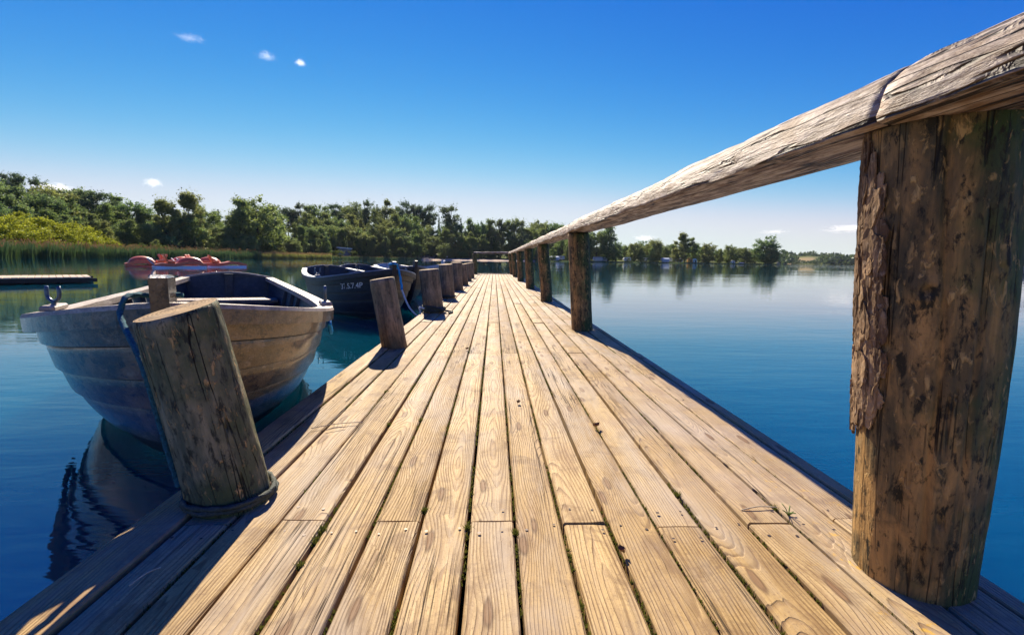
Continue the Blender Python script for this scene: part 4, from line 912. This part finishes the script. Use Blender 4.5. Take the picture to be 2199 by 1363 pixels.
def tent(px, back, w_, h_, mat, label):
    loc, rz, R = place(px, back); t = tag(empty('tent', loc, rz+.5), label, 'tent', 'tents on the campsite shore'); m = MB(); V = []; Fs = []
    for i in range(9):
        a = pi*i/8
        for y in (-1.5, -.8, .8, 1.5): k = .72 if abs(y) > 1 else 1; V.append((w_/2*cos(a)*k, y, h_*sin(a)**.8*k))
    for i in range(8):
        for j in range(3): q = i*4+j; Fs.append((q, q+1, q+5, q+4))
    Fs += [tuple(i*4 for i in range(9)), tuple(i*4+3 for i in range(8, -1, -1))]; m.add(V, Fs, 0, False); m.obj('canvas', mat, t)
    m = MB(); m.box((0, -1.52, h_*.3), (w_*.22, .04, h_*.55)); m.obj('door', M_glass, t)
tent(1481, 9, 3.4, 3., flat('orange_canvas', (.55, .26, .04), .8), 'orange yellow tent right of the tallest campsite tree'); tent(1491, 8, 3.2, 2.6, flat('mint_canvas', (.40, .58, .52), .8), 'mint green tent beside the orange one'); tent(1573, 7, 2.6, 2., M_white, 'small white tent between two rounded lakeside trees')
# upturned dinghy
loc, rz, R = place(1592, 4); m = MB(); V = []; Fs = []
for i in range(9):
    f = i/8-.5; q = sqrt(max(0.02, 1-(2*f)**2*.95))
    for j in range(7): a = pi*j/6; V.append((f*4., .75*q*cos(a), .1+.6*q*sin(a)))
for i in range(8):
    for j in range(6): q = i*7+j; Fs.append((q, q+1, q+8, q+7))
m.add(V, Fs, 0, True); dg = empty('dinghy', loc, rz); m.obj('hull', M_white, dg); m = MB(); m.box((0, 0, .72), (3.4, .06, .06)); m.obj('keel', M_grey, dg); tag(dg, 'pale upturned dinghy on the grass near the point', 'dinghy')
# beach: picnic benches and one standing person
for (px, bk, lab) in ((925, 9, 'dark picnic bench on the sandy beach, left of the person'), (937, 8, 'dark picnic bench on the beach nearest the person')):
    loc, rz, R = place(px, bk); b = tag(empty('picnic_bench', loc, rz+.2), lab, 'picnic bench', 'picnic benches on the beach')
    m = MB(); m.box((0, 0, .74), (1.9, .75, .06)); m.obj('table_top', M_under, b)
    for s in (-1, 1):
        m = MB(); m.box((0, s*.72, .45), (1.9, .26, .05)); m.obj('seat', M_under, b); m = MB(); m.box((s*.7, 0, .40), (.08, 1.5, .08)); m.box((s*.7, -.4, .36), (.08, .08, .74)); m.box((s*.7, .4, .36), (.08, .08, .74)); m.obj('leg', M_under, b)
def person(px, back, label, shirt, trousers):
    loc, rz, R = place(px, back); root = tag(empty('person', loc, rz+.4), label, 'person')
    def skin(P, E, rad, name, mat, sub=2):
        me = bpy.data.meshes.new(name); me.from_pydata(P, E, []); me.materials.append(mat); o = link(name, me, root); o.modifiers.new('s', 'SKIN'); l = me.skin_vertices[0].data
        for i, r in enumerate(rad): l[i].radius = (r, r)
        l[0].use_root = True; s = o.modifiers.new('d', 'SUBSURF'); s.levels = s.render_levels = sub; return o
    P = [(0, 0, .95), (0, .0, 1.2), (0, 0, 1.42), (0, -.01, 1.52), (0, -.02, 1.60), (0, -.02, 1.72), (-.2, 0, 1.42), (-.26, .02, 1.15), (-.27, -.06, .90), (-.27, -.09, .80), (.2, 0, 1.42), (.27, .03, 1.15), (.24, -.08, .93), (.23, -.12, .84),
         (-.1, 0, .88), (-.12, -.02, .5), (-.13, .03, .08), (-.13, -.10, .03), (.1, 0, .88), (.13, -.03, .5), (.14, .04, .08), (.14, -.09, .03)]
    E = [(0, 1), (1, 2), (2, 3), (3, 4), (4, 5), (2, 6), (6, 7), (7, 8), (8, 9), (2, 10), (10, 11), (11, 12), (12, 13), (0, 14), (14, 15), (15, 16), (16, 17), (0, 18), (18, 19), (19, 20), (20, 21)]
    skin(P, E, [.14, .13, .14, .06, .085, .07, .065, .05, .04, .035, .065, .05, .04, .035, .095, .065, .045, .04, .095, .065, .045, .04], 'body', flat('skin', (.45, .29, .21), .6))
    skin([(0, 0, .92), (0, 0, 1.2), (0, 0, 1.44), (-.21, 0, 1.41), (-.26, .02, 1.2), (.21, 0, 1.41), (.265, .03, 1.2)], [(0, 1), (1, 2), (2, 3), (3, 4), (2, 5), (5, 6)], [.155, .15, .15, .085, .07, .085, .07], 'shirt', shirt)
    skin([(0, 0, .95), (-.1, 0, .86), (-.12, -.02, .5), (-.13, .03, .12), (.1, 0, .86), (.13, -.03, .5), (.14, .04, .12)], [(0, 1), (1, 2), (2, 3), (0, 4), (4, 5), (5, 6)], [.15, .11, .08, .06, .11, .08, .06], 'trousers', trousers)
    m = MB(); m.tube([(0, .01, 1.70), (0, .01, 1.76), (0, .0, 1.80)], [.088, .08, .03], 10); m.obj('hair', M_under, root)
person(960, 7, 'person in pale shirt and dark trousers standing on the beach', flat('pale_shirt', (.6, .6, .62), .8), flat('dark_trousers', (.04, .04, .05), .8))
# wind turbines on the far ridge
for (px, yt, R, lab) in ((1803, 541, 2600, 'wind turbine standing on the far ridge beside the right post'), (1733, 541, 2900, 'fainter wind turbine further left on the far ridge')):
    x, y = at_dist(px, R); zt = z_at(px, yt+5, R); t = tag(empty('wind_turbine', (x, y, 5.), -atan2(x, y)), lab, 'wind turbine', 'wind turbines on the ridge'); hh = zt-5
    m = MB(); m.tube([(0, 0, 0), (0, 0, hh)], [1.7, 1.0], 10); m.obj('tower', M_white, t); m = MB(); m.box((0, .5, hh+.6), (2.2, 5, 2.2), bev=.4); m.obj('nacelle', M_white, t)
    for k in range(3):
        a = radians(95+k*120); m = MB(); m.tube([(0, -2.4, hh+.6), (6*cos(a), -2.4, hh+.6+6*sin(a)), (19*cos(a), -2.4, hh+.6+19*sin(a))], [.5, .9, .25], 6); m.obj('blade', M_white, t)
# moored boat far off behind the big post
x, y = at_dist(2205, 75); mb = tag(empty('moored_boat', (x, y, WZ), -atan2(x, y)), 'small pale boat with a dark bow ring pole beyond the big post', 'boat')
m = MB(); V = []; Fs = []
for (xx, wd, zb) in ((-1.9, .05, .55), (-1.5, .45, .2), (-.5, .75, 0), (1.5, .8, 0), (2.4, .7, .1)):
    for (yy, z) in ((-wd, .9), (-wd*.8, zb+.1), (0, zb-.1), (wd*.8, zb+.1), (wd, .9)): V.append((xx, yy, z))
for i in range(4):
    for j in range(4): q = i*5+j; Fs.append((q, q+5, q+6, q+1))
    Fs.append((i*5+4, i*5+9, i*5+5, i*5))
m.add(V, Fs, 0, True); m.obj('hull', M_pink, mb); m = MB(); m.box((.9, 0, 1.25), (1.6, 1.2, .8), bev=.15); m.obj('cabin', M_grey, mb)
m = MB(); m.tube([(.2, 0, .9), (.2, 0, 3.3)], .05, 6); m.tube([(.2+.35*cos(a), 0, 3.3+.3*sin(a)) for a in [k*pi/6 for k in range(3, 14)]], .09, 6); m.obj('mast', M_iron, mb)
# ------------------------------------------------------------------ haze
t = T('lake_haze'); v = t.n('VolumePrincipled', {'Color': (.80, .90, 1., 1), 'Density': HAZE, 'Anisotropy': .2}); t.t.links.new(v.outputs[0], t.out.inputs['Volume'])
m = MB(); m.box((0, 0, 48.), (9600, 9600, 104.)); hzo = m.obj('haze', t.m); hzo['kind'] = 'stuff'; hzo['label'] = 'thin blue summer haze over the lake'
# ------------------------------------------------------------------ clouds
def mat_cloud(dn, sd):
    t = T('cloud_vapour'); o = t.obj(); n = t.noise(t.n('Mapping', {'Vector': o, 'Location': (sd, sd*2, 0), 'Scale': (1.6, 1, 1.1)}).outputs[0], 2.0, 7, .7, .8)
    ln = t.n('VectorMath', {0: o}, operation='LENGTH').outputs['Value']
    d = t.ma('MULTIPLY', t.mr(t.ma('ADD', t.ma('MULTIPLY', n, 1.9), t.ma('MULTIPLY', ln, -.75)), .50, 1.0), dn*.42)
    v = t.n('VolumePrincipled', {'Color': (1, 1, 1, 1), 'Density': d, 'Anisotropy': .55}); t.t.links.new(v.outputs[0], t.out.inputs['Volume']); return t.m
CL = [(438, 88, 44, 11, .009, 'faint wispy cloud high on the left, nearest the top'), (592, 124, 34, 15, .011, 'small torn cloud in the blue, left of the little puff'), (661, 138, 20, 12, .05, 'tiny bright puff of cloud high in the blue'), (133, 407, 54, 16, .07, 'low white cloud peeping over the wooded hill on the left'), (341, 393, 28, 13, .06, 'tiny low cloud above the dip in the left wood'),
      (1655, 498, 46, 8, .05, 'thin flat cloud above the big round campsite tree'), (1815, 491, 74, 12, .08, 'flat white cloud just left of the big post'), (1383, 511, 50, 11, .05, 'faint low cloud above the campsite trees')]
for i, (px, py, wp, hp, dn, lab) in enumerate(CL):
    R = 2600.; x, y = at_dist(px, R); z = z_at(px, py, R); me = bpy.data.meshes.new('cloud')
    import bmesh
    bm = bmesh.new(); bmesh.ops.create_icosphere(bm, subdivisions=3, radius=1.)
    for v in bm.verts: v.co *= 1+.35*nz(v.co.x*1.6+i*9, v.co.y*1.6, v.co.z*1.6)
    bm.to_mesh(me); bm.free(); me.materials.append(mat_cloud(dn, i*3.1)); o = link('cloud', me, None, (x, y, z), (0, 0, -atan2(x, y))); k = math.hypot(R, z-.7)/FPX*1.0; o.scale = (wp*.75*R/FPX, wp*.5*R/FPX, hp*.85*R/FPX); tag(o, lab, 'cloud', 'small clouds in the blue sky')
# ------------------------------------------------------------------ labels for the trees
ORD = ['first', 'second', 'third', 'fourth', 'fifth', 'sixth', 'seventh', 'eighth', 'ninth', 'tenth', 'eleventh', 'twelfth', 'thirteenth', 'fourteenth', 'fifteenth', 'sixteenth', 'seventeenth', 'eighteenth', 'nineteenth', 'twentieth']
KN = {'round': 'dark green broadleaf tree', 'roundM': 'mid green broadleaf tree', 'tall': 'slender green tree', 'birch': 'pale feathery birch', 'pine': 'tall dark pine', 'spruce': 'pointed dark spruce', 'bush': 'bright green shrub', 'willow': 'yellow green willow shrub'}
ZN = {'B': 'on the skyline', 'M': 'in the middle row of the wood', 'F': 'at the front edge of the wood'}
def where(px, zone):
    if zone == 'camp': return 'on the campsite shore'
    if zone == 'campback': return 'behind the campsite'
    if zone == 'willow': return 'above the dark reeds'
    if zone == 'beachbush': return 'beside the far left rail post'
    if zone == 'bank': return 'at the water edge left of the pedal boats' if px < 360 else 'at the water edge near the hut'
    return 'of the left hill' if px < 330 else 'behind the pedal boats' if px < 560 else 'behind the pale reeds' if px < 715 else 'behind the hut' if px < 860 else 'above the beach' if px < 1010 else 'behind the jetty end'
grp = {}
for (zone, row, kind, px, o) in TREES: grp.setdefault((kind, row if zone in ('skyline', 'wood', 'campback') else '', where(px, zone)), []).append((px, o))
for (kind, row, wh), L in grp.items():
    L.sort(key=lambda q: q[0]); n = len(L)
    for i, (px, o) in enumerate(L):
        od = 'only' if n == 1 else ('leftmost' if i == 0 else 'rightmost' if i == n-1 else ORD[i]+' from left')
        mid = (' '+{'B': 'on the skyline', 'K': 'in the back row', 'M': 'in the middle row', 'F': 'in the front row'}[row]) if row else ''
        lab = (KN[kind]+mid+' '+wh) if n == 1 else (KN[kind]+mid+' '+wh+', '+od)
        tag(o, lab, 'shrub' if kind in ('bush', 'willow') else 'tree', 'trees and shrubs '+('on the campsite shore' if 'campsite' in wh else 'on the wooded shore'))
